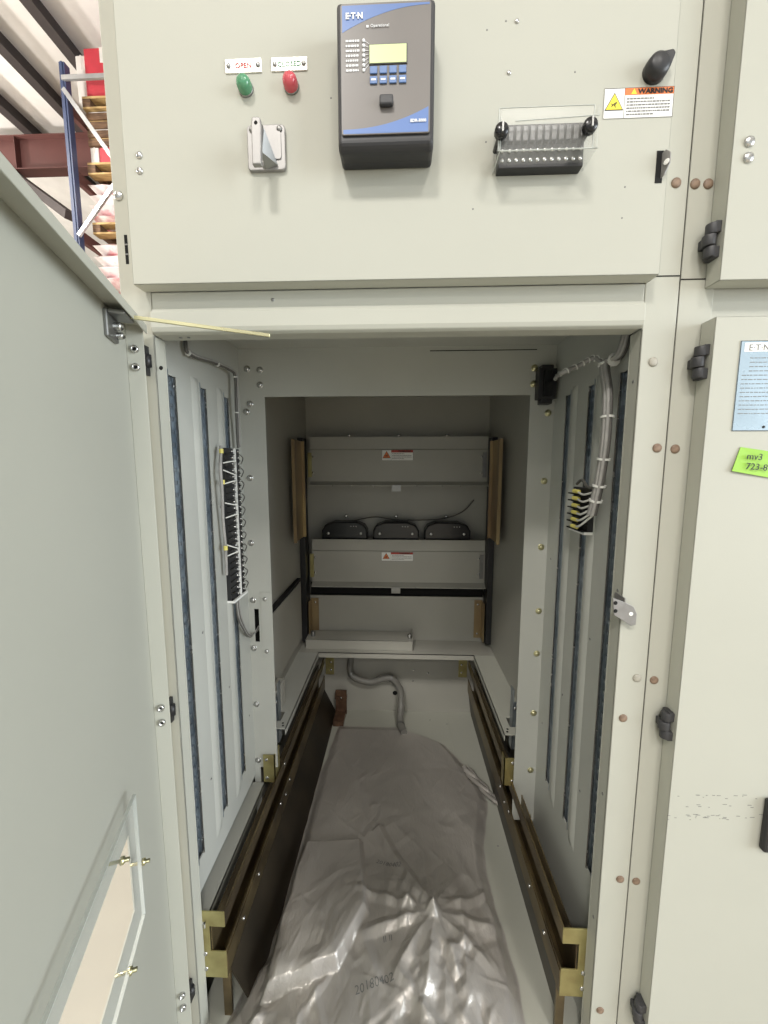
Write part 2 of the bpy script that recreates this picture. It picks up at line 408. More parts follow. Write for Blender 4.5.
# rear compartment
for sgn in (-1, 1):
    sw = MB().box(sgn*.425, sgn*.428, BY+.003, 1.16, .12, 1.665).build('rear_side_panel', 'paint_rear', cab)
    # horizontal ledge with cut-out and tab
    hx0, hx1 = .362, .402
    m = MB()
    y0, y1 = .428, .9185
    m.box(sgn*.336, sgn*hx0, y0, y1, .538, .541).box(sgn*hx1, sgn*.425, y0, y1, .538, .541)
    m.box(sgn*hx0, sgn*hx1, y0, .462, .538, .541).box(sgn*hx0, sgn*hx1, .51, y1, .538, .541)
    m.box(sgn*.336, sgn*.338, y0, y1, .52, .541)
    lg = m.build('side_ledge', 'paint' if sgn > 0 else 'paint_inside', cab)
    for dx in (.348, .352):
        inst(HOLE, 'hole', lg, (sgn*dx, y0+.012+(dx-.348)*3, .5411), (R(-90), 0, 0))
    m = MB().box(sgn*.371, sgn*.374, .468, .498, .46, .66).box(sgn*.371, sgn*.384, .468, .471, .46, .62)
    lt = m.build('latch_tab', 'galvanized', cab, bevel=.001)
    inst(SCREW, 'screw', lt, (sgn*.378, .468, .60))
    # shutter guide channel, yellow zinc
    gx = .395
    m = MB().box(sgn*gx, sgn*(gx-.010), .80, .803, 1.05, 1.452).box(sgn*gx, sgn*(gx-.012), .94, .943, 1.05, 1.452).box(sgn*gx, sgn*(gx+.003), .80, .943, 1.05, 1.452)
    m.build('shutter_guide', 'zinc_tan', cab)
    # black slide tracks beside the shutters
    MB().box(sgn*.400, sgn*.424, .985, 1.05, .56, 1.47).build('slide_track', 'black_plastic', cab)
    # zinc angle on lower rear panel
    x = .392
    an = MB().box(sgn*.36, sgn*x, 1.052, 1.055, .56, .74).box(sgn*x, sgn*(x+.003), 1.0, 1.055, .56, .74).build('angle_bracket', 'zinc_tan', cab)
    for z in (.58, .72): inst(SCREW, 'screw', an, (sgn*.376, 1.052, z))
m = MB().box(-.425, -.41, .50, .93, .60, .855).build('guard_plate', 'paint_rear', cab, bevel=.002)
m = MB().box(-.425, -.4105, .50, .93, .858, .872).build('guard_slit', 'hole_black', cab)
MB().box(-.424, -.40, .46, .50, .64, .75).box(-.424, -.372, .46, .50, .636, .642).build('latch_housing', 'paint_rear', cab, bevel=.001)
MB().box(-.40, -.376, .52, .56, .541, .63).build('latch_block', 'paint_rear', cab, bevel=.001)
rp = MB().box(-.428, .428, 1.15, 1.153, .12, 1.665).build('rear_panel', 'paint_rear', cab)
for x, y in ((413, 670), (413, 681), (428, 673)):
    q = onY(x, y, 1.15); inst(SCREW, 'screw', rp, (q.x, 1.15, q.z))
inst(head_mesh('hole', 'hole_black', .012, .0006), 'hole', rp, (onY(395, 693, 1.15).x, 1.15, onY(395, 693, 1.15).z))
# rear cross shelf
m = MB().box(-.425, .425, .92, 1.15, .538, .541).box(-.34, .34, .92, .922, .518, .541)
sh = m.build('cross_shelf', 'paint_rear', cab)
a = onZ(313, 653, .541); b_ = onZ(413, 653, .541)
tr = MB().box(-.40, b_.x, .95, .953, .541, .585).box(b_.x-.003, b_.x, .95, 1.05, .541, .60).box(-.40, b_.x, .95, 1.05, .582, .585).build('tray', 'paint_rear', cab, bevel=.001)
q = onY(411, 637, .98)
inst(head_mesh('bolt', 'steel', .01, .02, (0, 0, 1), True), 'bolt', tr, (b_.x-.014, .98, .585))
inst(head_mesh('bolt', 'steel_dull', .011, .022, (0, 0, 1), True), 'bolt', tr, (-.375, .99, .585))
MB().box(-.40, .40, 1.057, 1.06, .541, .752).build('lower_rear_sheet', 'paint_rear', cab)
MB().box(-.40, .40, 1.075, 1.08, .75, .81).build('dark_gap_strip', 'hole_black', cab)
# two shutters
for (z0, z1, zm) in ((1.262, 1.478, 1.421), (.803, 1.018, .965)):
    m = MB()
    m.prism([(-.385, y, z) for y, z in ((1.052, z1), (1.058, z1), (1.058, z0), (1.02, z0), (1.02, z0+.004), (1.044, z0+.02), (1.046, zm), (1.052, zm+.003))], (.785, 0, 0))
    sht = m.build('shutter', 'paint_rear', cab)
    for x in (-.372, .372):
        MB().box(x*1.0-.012*(1 if x < 0 else -1)*1 - .008, x-.012*(1 if x < 0 else -1)+.008, 1.036, 1.045, zm-.12, zm-.012).build('shutter_clip', 'zinc_yellow' if x < 0 else 'steel_dull', sht)
        for dz in (-.03, -.1): inst(SCREW, 'screw', sht, (x, 1.0355 if False else 1.045, zm+dz))
    for x in (-.28, -.2, 0.0, .2, .28, -.1, .09):
        inst(SCREW_T, 'screw', sht, (x, 1.02, z0+.002 if abs(x) > .05 else z0+.002))
    MB().box(-.02, .02, 1.012, 1.02, z0-.022, z0+.006).build('shutter_tab', 'steel_dull', sht)
    if z1 > 1.3:
        for x in (-.21, .01, .22): inst(SCREW, 'screw', sht, (x, 1.055, z1+.006))

# breaker rails
for sgn in (-1, 1):
    rail = MB()
    xi, xo = .356, .386
    y0, y1 = .036, 1.14
    rail.box(sgn*xi, sgn*(xi+.004), y0, y1, .366, .402)       # upper lip
    rail.box(sgn*xi, sgn*(xi+.003), y0, y1, .24, .306)        # lower lip
    rail.box(sgn*xi, sgn*xo, y0, y1, .24, .243)
    rail.box(sgn*xo, sgn*(xo+.003), y0, y1, .24, .365)        # web
    rr = rail.build('breaker_rail', 'zinc_olive', cab, bevel=.0008)
    # flared lead-in of the lower lip
    MB().prism([(sgn*(xi-.002), .034, .30), (sgn*(xi-.002), .30, .30), (sgn*(xi-.002), .30, .285), (sgn*(xi-.002), .034, .262)], (sgn*.003, 0, 0)).build('lead_in', 'zinc_olive', rr)
    # C shaped front bracket
    X0, X1, XN = xi, .412, .390
    out = [(X0, .24), (X1, .24), (X1, .404), (X0, .404), (X0, .368), (XN, .368), (XN, .306), (X0, .306)]
    br = MB().prism([(sgn*x, .033, z) for x, z in out], (0, .003, 0)).build('front_bracket', 'zinc_yellow', rr, bevel=.0006)
    for z in (.262, .30): inst(SCREW, 'screw', rr, (sgn*.402, .033, z))
    xb_ = .300 if sgn < 0 else .374
    MB().prism([(sgn*(xi+.002), .052, .24), (sgn*(xi+.006), .052, .24), (sgn*(xb_+.004), .052, .12), (sgn*xb_, .052, .12)], (0, 1.08, 0)).build('skirt', 'zinc_shaded', rr)  # shade painted in; the left one leans inward over the shadowed floor strip
    MB().box(sgn*(xi+.0), sgn*(xi+.018), .046, .052, .12, .24).build('foot', 'zinc_olive', rr)
    for y, z in ((.12, .275), (.22, .275), (.42, .29), (.47, .275), (.47, .385), (.52, .285)):
        inst(SCREW, 'screw', rr, (sgn*(xi-.002 if y < .3 else xi), y, z), (0, 0, R(90 if sgn < 0 else -90)))
    # mid bracket against baffle and end bracket on the rear wall
    by_, bx_ = (.395, .362) if sgn < 0 else (.412, .334)
    mb = MB().box(sgn*bx_, sgn*(bx_+.036), by_, by_+.003, .385, .475).box(sgn*bx_, sgn*(bx_+.003), by_, .44, .385, .475).build('mid_bracket', 'zinc_yellow', rr)
    for z in (.40, .46): inst(SCREW, 'screw', rr, (sgn*(bx_+.026), by_, z))
    eb = MB().box(sgn*.31, sgn*.352, 1.146, 1.15, .31, .40).build('end_bracket', 'zinc_yellow', rr)
    for z in (.335, .375): inst(SCREW, 'screw', rr, (sgn*.325, 1.146, z))

# ---------------- upper instrument door
UY = -.03
m = MB()
m.box(-.4125, .4055, UY, UY+.002, 1.638, TOP-.01)
m.box(-.4125, -.4105, UY, -.002, 1.638, TOP-.01).box(.4035, .4055, UY, -.002, 1.638, TOP-.01).box(-.4125, .4055, UY, -.002, 1.638, 1.640)
ud = m.build('instrument_door', 'paint', cab, bevel=.0018)
for x, y in ((139.5, 155.5), (140, 171)): q = onY(x, y, UY); inst(SCREW, 'screw', ud, (q.x, UY, q.z))
for x, y in ((517, 21.5), (509, 73)): q = onY(x, y, UY); inst(SCREW_T, 'screw', ud, (q.x, UY, q.z))
SPK = head_mesh('speck', 'ink_grey', .0013, .0003)
for x, y in ((575, 72), (487, 30), (506, 21), (625, 187), (622, 218), (486, 142), (331, 98), (473, 209)):
    q = onY(x, y, UY); inst(SPK, 'speck', ud, (q.x, UY, q.z))
def uq(x, y, Y=UY): return onY(x, y, Y)

# ---------------- lower door, swung open
DO = Vector((-.404, -.115, 0)); DD = Vector((.332, -.943, 0)).normalized(); DN = Vector((.943, .332, 0)).normalized()
ZD0, ZD1 = .10, 1.582
def dp(s, z, n=0.): return DO + DD*s + DN*n + Vector((0, 0, z))
s0, s1 = -.098, .79
def onD(x, y, n=0.):
    d = ray(x, y); P0 = DO + DN*n; t = (P0-CAM).dot(DN)/d.dot(DN); q = CAM + d*t; return (q-DO).dot(DD), q.z
w0, wz0 = onD(135, 910); w0b, wz1 = onD(128, 836); w1 = w0+.5
ao, az0 = onD(144, 914, .016); _, az1 = onD(134, 794, .016); ao1 = w1+.03
m = MB()
def dslab(m, sa, sb, na, nb, za, zb):
    return m.obox(dp((sa+sb)/2, (za+zb)/2, (na+nb)/2), DD*abs(sb-sa)/2, DN*abs(nb-na)/2, Vector((0, 0, abs(zb-za)/2)))
dslab(m, s0, w0, -.002, 0, ZD0, ZD1); dslab(m, w1, s1, -.002, 0, ZD0, ZD1); dslab(m, w0, w1, -.002, 0, ZD0, wz0); dslab(m, w0, w1, -.002, 0, wz1, ZD1)
ld = m.build('lower_door', 'paint', cab)
m = MB()
dslab(m, s0, s1, 0, .032, ZD1-.002, ZD1)           # top flange
dslab(m, s0, s1, 0, .032, ZD0, ZD0+.002)
dslab(m, s1-.002, s1, 0, .032, ZD0, ZD1)
dslab(m, s0, s0+.002, 0, .026, ZD0, ZD1)           # hinge-side flange
dslab(m, s0, s1, .03, .032, ZD1-.014, ZD1)
m.build('door_flange', 'paint', ld, bevel=.0012)
# hinge bolts on the hinge flange
NUT = MB().lathe((0, 0, 0), (0, -1, 0), [(.0062, 0), (.0062, .005), (.0045, .006), (.0034, .006), (.0034, .001), (0, .001)], 12).mesh('hinge_nut'); NUT.materials.append(MATS['steel'])
NUTC = MB().lathe((0, 0, 0), (0, -1, 0), [(.0034, .0016), (0, .0017)], 10).mesh('hinge_stud'); NUTC.materials.append(MATS['hole_black'])
dz_rot = math.atan2(DD.y, DD.x) + R(90)
for zc in (1.527, .893, .265):
    for dz in (.0145, -.0145):
        p = dp(s0+.002, zc+dz, .0125)
        inst(NUT, 'hinge_nut', ld, p, (0, 0, dz_rot)); inst(NUTC, 'hinge_stud', ld, p, (0, 0, dz_rot))
    p = dp(s0, zc, .03)
    MB().box(-.418, -.413, -.010, -.001, zc-.024, zc+.024).lathe((-.413, -.006, zc-.010), (0, 0, 1), [(0, 0), (.006, 0), (.006, .02), (0, .02)], 12).build('hinge', 'black_plastic', ld)
# sight window: acrylic cover on stand-offs over a pale plate
m = MB(); dslab(m, ao, ao1, .014, .018, az0, az1); ac = m.build('window_cover', 'acrylic', ld, bevel=.001)
m = MB(); e = .0016
for (sa, sb, za, zb) in ((ao, ao1, az1-e, az1), (ao, ao1, az0, az0+e), (ao, ao+e, az0, az1), (ao1-e, ao1, az0, az1)): dslab(m, sa, sb, .0138, .0184, za, zb)
m.build('cover_edge', 'clear_edge', ld)
STUD = MB().lathe((0, 0, 0), (1, 0, 0), [(.0022, 0), (.0022, .015), (.0048, .015), (.0048, .019), (.0026, .0195), (.0026, .025), (0, .025)], 10).mesh('stud'); STUD.materials.append(MATS['zinc_bolt'])
for s_, z_ in [onD(x, y, .012) for x, y in ((139, 863), (117, 862), (125, 973))] + [(w0+.3, az0+.02), (w0+.3, az1-.02)]:
    inst(STUD, 'stud', ld, dp(s_, z_, .001), (0, 0, math.atan2(DN.y, DN.x)))
# stay bar and its bracket
b0, bz = onD(106, 322); p0 = dp(b0, bz, .012)
m = MB(); dslab(m, b0-.03, b0+.012, .0, .006, bz-.022, bz+.016); dslab(m, b0-.03, b0+.012, .006, .028, bz+.010, bz+.016)
sb = m.build('stay_bracket', 'steel_dull', ld, bevel=.002)
a = onY(112, 314.5, -.085); e = onY(270, 335.5, -.012)
MB().bar(a, e, .003, .0055, up=(0, 0, 1)).build('stay_bar', 'zinc_bolt', ld, bevel=.0006)
inst(head_mesh('bolt', 'steel', .006, .012, (1, 0, 0), True), 'bolt', ld, dp(b0-.012, bz-.002, .006))
inst(head_mesh('bolt', 'steel', .005, .010, (1, 0, 0), True), 'bolt', ld, dp(b0-.022, bz-.012, .006))

# ------------------------------------------------------------------ NEIGHBOUR CABINET (right)
nb = thing('switchgear_cabinet', (.92, .6, 0), 'neighbouring grey switchgear cabinet with closed doors and black hinges on the right', 'cabinet')
npst = MB().box(.457, .51, 0, .004, 0, TOP).box(.457, .459, .0, .05, 0, TOP).build('corner_post', 'paint', nb, bevel=.0025)
for x, y, k in ((695, 184, 'b'), (709, 184, 'b'), (675, 449, 'b'), (654, 680, 'b'), (636, 881, 'b')):
    q = onY(x, y, 0); inst(PLUG_B, 'plug', npst, (min(q.x, .486), 0, q.z))
MB().box(.4575, 1.37, .004, 1.5, 0, TOP).build('body', 'paint', nb)
MB().box(.4575, .495, -.0008, 0, 1.6425, 1.644).build('post_joint', 'hole_black', npst)
MB().box(.41, .4555, -.0008, 0, 1.648, 1.6495).build('post_joint', 'hole_black', cab)
DXL = .4945
for nm, z0, z1 in (('upper_door', 1.628, TOP-.01), ('lower_door', .05, 1.576)):
    m = MB().box(DXL, 1.36, UY, UY+.002, z0, z1).box(DXL, DXL+.002, UY, -.001, z0, z1).box(DXL, 1.36, UY, -.001, z0, z0+.002).box(DXL, 1.36, UY, -.001, z1-.002, z1)
    d = m.build(nm, 'paint', nb, bevel=.002)
    if nm == 'upper_door':
        for x, y in ((749, 142), (748, 158)): q = onY(x, y, UY); inst(BIGSCREW, 'screw', d, (q.x, UY, q.z))
        hs = ((709, 240),)
    else:
        hs = ((700, 362), (666, 726), (640, 1015))
        q = onY(762, 822, UY)
        MB().box(q.x-.002, q.x+.03, UY-.012, UY, q.z-.05, q.z+.05).build('pull_handle', 'black_plastic', d, bevel=.004)
        # scuffed pencil marks
        rnd = random.Random(3)
        m = MB()
        for k in range(46):
            row = rnd.choice((797, 806, 816, 818)); x = rnd.uniform(668, 760)
            if row in (816, 818): x = rnd.uniform(667, 700) if rnd.random() < .6 else x
            q = onY(x, row + rnd.uniform(-2, 2), UY); l = rnd.uniform(.001, .008)
            m.box(q.x, q.x+l, UY-.0003, UY, q.z, q.z+.0008)
        m.build('scuff_marks', 'ink_grey', d, kind='stuff')
    for hx, hy in hs:
        q = onY(hx, hy, -.02); x = DXL-.008
        h = MB()
        for dz, r_ in ((.0165, .0085), (0, .0092), (-.0165, .0085)):
            h.lathe((x - (.003 if dz == 0 else 0), -.016, q.z+dz-.0078), (0, 0, 1), [(0, 0), (r_, 0), (r_, .0155), (0, .0155)], 14)
        h.box(x, DXL+.001, -.024, -.004, q.z+.010, q.z+.026).box(x, DXL+.001, -.024, -.004, q.z-.026, q.z-.010).box(x-.008, x, -.016, -.0005, q.z-.007, q.z+.007)
        h.build('hinge', 'charcoal_plastic', d, bevel=.001)

# ------------------------------------------------------------------ DEVICES ON THE INSTRUMENT DOOR
def qa(x, y, Y=UY): q = onY(x, y, Y); return q
# protective relay
FY = -.075
tl, tr_, bl, br_ = onY(339, 6, FY), onY(434, 3, FY), onY(341, 138, FY), onY(431, 134, FY)
rx0, rx1 = (tl.x+bl.x)/2, (tr_.x+br_.x)/2; rz1 = (tl.z+tr_.z)/2; rz0 = (bl.z+br_.z)/2
zc = onY(386, 170, UY).z
rel = thing('protective_relay', ((rx0+rx1)/2, UY, zc), 'black and grey protective relay with display, blue keys and blue corner swooshes', 'relay')
m = MB()
n = 10
def rr_poly(x0, x1, z0, z1, r, y, k=5):
    P = []
    for cx, cz, a0 in ((x1-r, z1-r, 0), (x0+r, z1-r, 90), (x0+r, z0+r, 180), (x1-r, z0+r, 270)):
        for i in range(k+1):
            t = R(a0+90*i/k); P.append(Vector((cx+r*math.cos(t), y, cz+r*math.sin(t))))
    return P
zb = min(zc, rz0)-.001
X0c, X1c = rx0-.004, rx1+.003
m.prism([(X0c, y, z) for y, z in ((UY, zb), (UY-.016, zb), (FY+.008, rz0-.016), (FY, rz0-.009), (FY, rz1+.006), (UY, rz1+.006))], (X1c-X0c, 0, 0))
m.build('case', 'relay_case', rel, bevel=.005, seg=3)
m = MB().prism(rr_poly(rx0+.002, rx1-.003, rz0+.001, rz1, .003, FY-.0005), (0, -.002, 0))
face = m.build('faceplate', 'relay_face', rel)
fy = FY-.0027
W, H = rx1-rx0, rz1-rz0
def fp(u, v, y=fy): return Vector((rx0+.004+(W-.009)*u, y, rz1-.002-(H-.004)*v))
def swoosh(pts, name):
    MB().prism([fp(u, v) for u, v in pts], (0, .0006, 0)).build(name, 'relay_blue', face)
N_ = 14
swoosh([(0, 0), (1, 0), (1, .015)] + [(1-t, .015+.19*(t**2.0)) for t in [i/N_ for i in range(1, N_+1)]], 'blue_swoosh')
swoosh([(0, 1), (1, 1), (1, .80)] + [(1-t, .80+.165*(1-(1-t)**2.2)) for t in [i/N_ for i in range(1, N_+1)]], 'blue_swoosh')
text('logo', 'E\u00b7T\u00b7N', .0098, 'white_ink', face, fp(.04, .105, fy-.0008), bold=.0004)
text('model_number', 'EDR-3000', .0052, 'white_ink', face, fp(.79, .925, fy-.0008), bold=.0002)
MB().box(fp(.28, 0).x, fp(.305, 0).x, fy-.0006, fy, fp(0, .175).z, fp(0, .157).z).build('indicator', 'white_ink', face)
text('operational', 'Operational', .0052, 'white_ink', face, fp(.325, .175, fy-.0008))
for i in range(7):
    v = .272+.038*i
    p = fp(.245, v); MB().lathe((p.x, fy, p.z), (0, -1, 0), [(.0022, 0), (.0022, .0008), (0, .0008)], 10).build('indicator', 'white_ink', rel)
    rnd = random.Random(i); m = MB(); x = .04
    while x < .18:
        l = rnd.uniform(.012, .035); m.box(fp(x, 0).x, fp(x+l, 0).x, fy-.0004, fy, fp(0, v+.007).z, fp(0, v-.009).z); x += l+.008
    m.build('indicator_caption', 'white_ink', face)
    MB().bar(fp(.255, v, fy-.0002), fp(.31, .30+.026*i, fy-.0002), .0005, .0004, up=(0, -1, 0)).build('leader_line', 'white_ink', face)
MB().box(fp(.305, 0).x, fp(.75, 0).x, fy-.001, fy+.001, fp(0, .462).z, fp(0, .308).z).build('screen_bezel', 'relay_case', rel)
sc = MB().box(fp(.315, 0).x, fp(.74, 0).x, fy-.0016, fy, fp(0, .455).z, fp(0, .315).z).build('screen', 'lcd', rel)
for r_ in range(2):
    for c in range(4):
        u = .318+.112*c; v = .478+.078*r_
        bt = MB().box(fp(u, 0).x, fp(u+.085, 0).x, fy-.0018, fy, fp(0, v+.058).z, fp(0, v).z).build('key', 'button_blue', rel, bevel=.0006)
        if r_: 
            MB().box(fp(u+.015, 0).x, fp(u+.07, 0).x, fy-.0021, fy-.0018, fp(0, v+.036).z, fp(0, v+.022).z).build('key_caption', 'white_ink', bt)
p0, p1 = fp(.43, .725), fp(.59, .805)
MB().box(p0.x, p1.x, fy-.007, fy, p1.z, p0.z).build('port_cover', 'charcoal_plastic', rel, bevel=.002)
# legend plates
def legend(x0, y0, x1, y1, s, ink, lbl):
    a, b_ = onY(x0, y0, UY), onY(x1, y1, UY)
    t = thing('legend_plate', ((a.x+b_.x)/2, UY, b_.z), lbl, 'nameplate', 'legend plates above the pilot lights')
    MB().box(a.x, b_.x, UY-.0018, UY, b_.z, a.z).build('plate', 'tag_silver', t, bevel=.0004)
    zc_ = (a.z+b_.z)/2
    for x in (a.x+.005, b_.x-.005): inst(head_mesh('screw', 'steel_dull', .0034, .002), 'screw', t, (x, UY-.0018, zc_))
    text('lettering', s, .0095, ink, t, ((a.x+b_.x)/2, UY-.0022, zc_-.0034), align='CENTER', bold=.0002)
legend(225.5, 60.5, 262, 73, 'OPEN', 'ink_red', 'silver legend plate lettered OPEN above the green pilot light')
legend(271.5, 59, 307.5, 71, 'CLOSED', 'ink_green', 'silver legend plate lettered CLOSED above the red pilot light')
def pilot(x, y, m_, lbl):
    q = onY(x, y, UY-.006)
    t = thing('pilot_light', (q.x, UY, q.z), lbl, 'light', 'pilot lights')
    MB().lathe((q.x, UY, q.z), (0, -1, 0), [(0, 0), (.0115, 0), (.0115, .002), (.0108, .003), (0, .003)], 20).build('bezel', 'steel_dull', t)
    MB().lathe((q.x, UY, q.z), (0, -1, 0), [(.0108, .002), (.0108, .009), (.0102, .0125), (.0085, .0155), (.005, .0175), (0, .018)], 24).build('lens', m_, t)
pilot(244.5, 85.5, 'green_lens', 'green domed pilot light on the instrument door')
pilot(290.5, 83, 'red_lens', 'red domed pilot light on the instrument door')
# control switch with pistol handle
a, b_ = onY(248, 128.5, UY), onY(287, 172.5, UY)
cs = thing('control_switch', ((a.x+b_.x)/2, UY, b_.z), 'grey metal control switch with lever handle on a square plate', 'switch')
m = MB().prism(rr_poly(a.x, b_.x, b_.z, a.z, .006, UY), (0, -.006, 0)); m.build('plate', 'pewter', cs, bevel=.0012)
for x, z in ((b_.x-.008, a.z-.007), (a.x+.008, a.z-.007), (a.x+.026, b_.z+.006)): inst(head_mesh('screw', 'steel_dull', .0042, .003), 'screw', cs, (x, UY-.006, z))
m = MB().prism(rr_poly(a.x+.03, b_.x-.006, b_.z+.014, a.z-.010, .004, UY-.006), (0, -.0015, 0)); m.build('dial_plate', 'pewter', cs)
cx = (a.x+b_.x)/2; czz = (a.z+b_.z)/2
h0_, h1_ = onY(256, 117.5, UY-.04), onY(257, 165, UY-.04)
m = MB(); wv = .0072
ht = [(h0_.x-wv*.8, h0_.z), (h0_.x+wv*.8, h0_.z), (h0_.x+wv, h0_.z-.012), (h1_.x+wv*.9, h1_.z), (h1_.x-wv*.9, h1_.z), (h0_.x-wv, h0_.z-.012)]
m.prism([(x, UY-.034, z) for x, z in ht], (0, -.008, 0))
hd = m.build('lever', 'pewter', cs, bevel=.0016)
m = MB()
W_ = [onY(259, 118, UY-.034), onY(264, 128, UY-.033), onY(278, 165, UY-.0075), onY(268, 168, UY-.0075), onY(262, 152, UY-.030)]
m.prism(W_, (-.003, .003, -.001))
m.build('lever_web', 'steel_dull', cs)
MB().box(h1_.x-.003, h1_.x+.004, UY-.034, UY-.006, h1_.z+.032, h1_.z+.042).build('lever_stem', 'pewter', cs)
inst(head_mesh('hole', 'hole_black', .0026, .0004), 'hole', cs, (h0_.x, UY-.042, h0_.z-.008))
# test block under clear cover
ca, cb = onY(501, 108, UY-.035), onY(594, 168, UY-.01)
tb = thing('test_block', ((ca.x+cb.x)/2, UY, cb.z), 'black test terminal block under scuffed clear cover with two black thumbscrews', 'terminal block')
ba, bb = onY(501, 120, UY-.024), onY(583, 166, UY-.016)
m = MB().box(ba.x, bb.x, UY-.016, UY, bb.z, ba.z); body = m.build('body', 'black_plastic', tb, bevel=.001)
for i in range(12):
    x = ba.x + (bb.x-ba.x)*(i+.5)/12
    MB().box(x-.0035, x+.0035, UY-.024, UY-.016, bb.z+.03, ba.z-.008).build('switch_blade', 'black_gloss', tb, bevel=.0008)
    inst(head_mesh('terminal_screw', 'steel', .0028, .003), 'terminal_screw', tb, (x, UY-.016, bb.z+.022))
    inst(SCREW_T, 'terminal_screw', tb, (x, UY-.016, bb.z+.010))
# cover: sloped front, bottom lip, side walls
x0, x1 = onY(492.5, 172, UY).x, onY(583, 170, UY).x
CY = UY-.042
zb_ = onY(540, 172.5, UY).z; zm_ = zb_; zt_ = onY(545, 106.5, CY).z
fx0, fx1 = onY(499, 120, CY).x, onY(594, 120, CY).x
t_ = .0018
m = MB()
m.box(fx0, fx1, UY-.042, UY-.042+t_, zm_, zt_)
m.build('cover_front', 'acrylic_scuffed', tb)
m = MB().box(x0, x1, UY-.042, UY, zb_, zb_+t_).box(x0, x0+t_, UY-.042, UY, zb_, zt_).box(x1-t_, x1, UY-.042, UY, zb_, zt_)
m.box(x0, x1, UY-.042, UY-.042+t_, zb_, zm_)
m.build('cover_box', 'acrylic', tb)
e_ = .0011
m = MB()
for (A, B) in (((fx0, UY-.042, zt_), (fx1, UY-.042, zt_)), ((fx0, UY-.042, zt_), (fx0, UY-.042, zm_)), ((fx1, UY-.042, zt_), (fx1, UY-.042, zm_)), ((x1, UY-.042, zm_), (fx1, UY-.042, zm_)), ((x0, UY-.042, zb_), (x1, UY-.042, zb_)), ((x0, UY-.042, zb_), (x0, UY-.042, zt_-.01)), ((x0, UY-.042, zb_), (x0, UY, zb_)), ((x1, UY-.042, zb_), (x1, UY-.042, zm_)), ((x0+.02, UY-.043, zm_+.036), (x1, UY-.043, zm_+.040))):
    m.tube([A, B], e_*.6, 6)
m.build('cover_edge', 'clear_edge', tb)
for x, y in ((501.5, 131), (590, 126)):
    q = onY(x, y, UY-.046)
    k = MB().lathe((q.x, UY-.042, q.z), (0, -1, 0), [(.004, -.03), (.004, 0), (.0095, 0), (.0095, .007), (.008, .009), (0, .009)], 14).build('thumbscrew', 'black_gloss', tb)
    k2 = MB().box(q.x-.0012, q.x+.0012, UY-.0545, UY-.0505, q.z-.006, q.z+.006).build('slot_ridge', 'steel_dull', k)
# latch knob
q = onY(653.5, 73, UY)
kn = thing('latch_knob', (q.x, UY, q.z), 'black pointed turn knob near the top right of instrument door', 'knob')
MB().lathe((q.x, UY, q.z), (0, -1, 0), [(0, 0), (.016, 0), (.016, .008), (.0148, .015), (.010, .018), (0, .0185)], 22).build('body', 'black_plastic', kn)
dv = Vector((.80, 0, .60)); pv = Vector((-.60, 0, .80))
c0 = Vector((q.x, UY-.004, q.z))
MB().prism([c0+dv*.004+pv*.013, c0+dv*.023+pv*.003, c0+dv*.023-pv*.003, c0+dv*.008-pv*.013], (0, -.012, 0)).build('pointer', 'black_plastic', kn, bevel=.002)
# hasp on the door edge
a, b_ = onY(657, 151, UY), onY(665, 183, UY)
hs_ = thing('door_hasp', ((a.x+b_.x)/2, UY, b_.z), 'small grey padlock hasp through a black slot on the door edge', 'hasp')
MB().box(a.x, a.x+.010, UY-.0006, UY, b_.z, a.z).build('slot', 'hole_black', hs_)
xq = a.x+.006
m = MB().prism([(xq, UY+.004, a.z-.004), (xq+.003, UY-.006, a.z-.002), (xq+.006, UY-.012, a.z-.010), (xq+.006, UY-.012, a.z-.024), (xq+.003, UY-.006, b_.z+.008), (xq, UY+.004, b_.z+.004)], (.002, .001, 0))
m.build('tab', 'pewter', hs_, bevel=.0006)
inst(head_mesh('hole', 'white_label', .004, .0006), 'hole', hs_, (xq+.0035, UY-.0085, (a.z+b_.z)/2+.001), (0, 0, R(-60)))

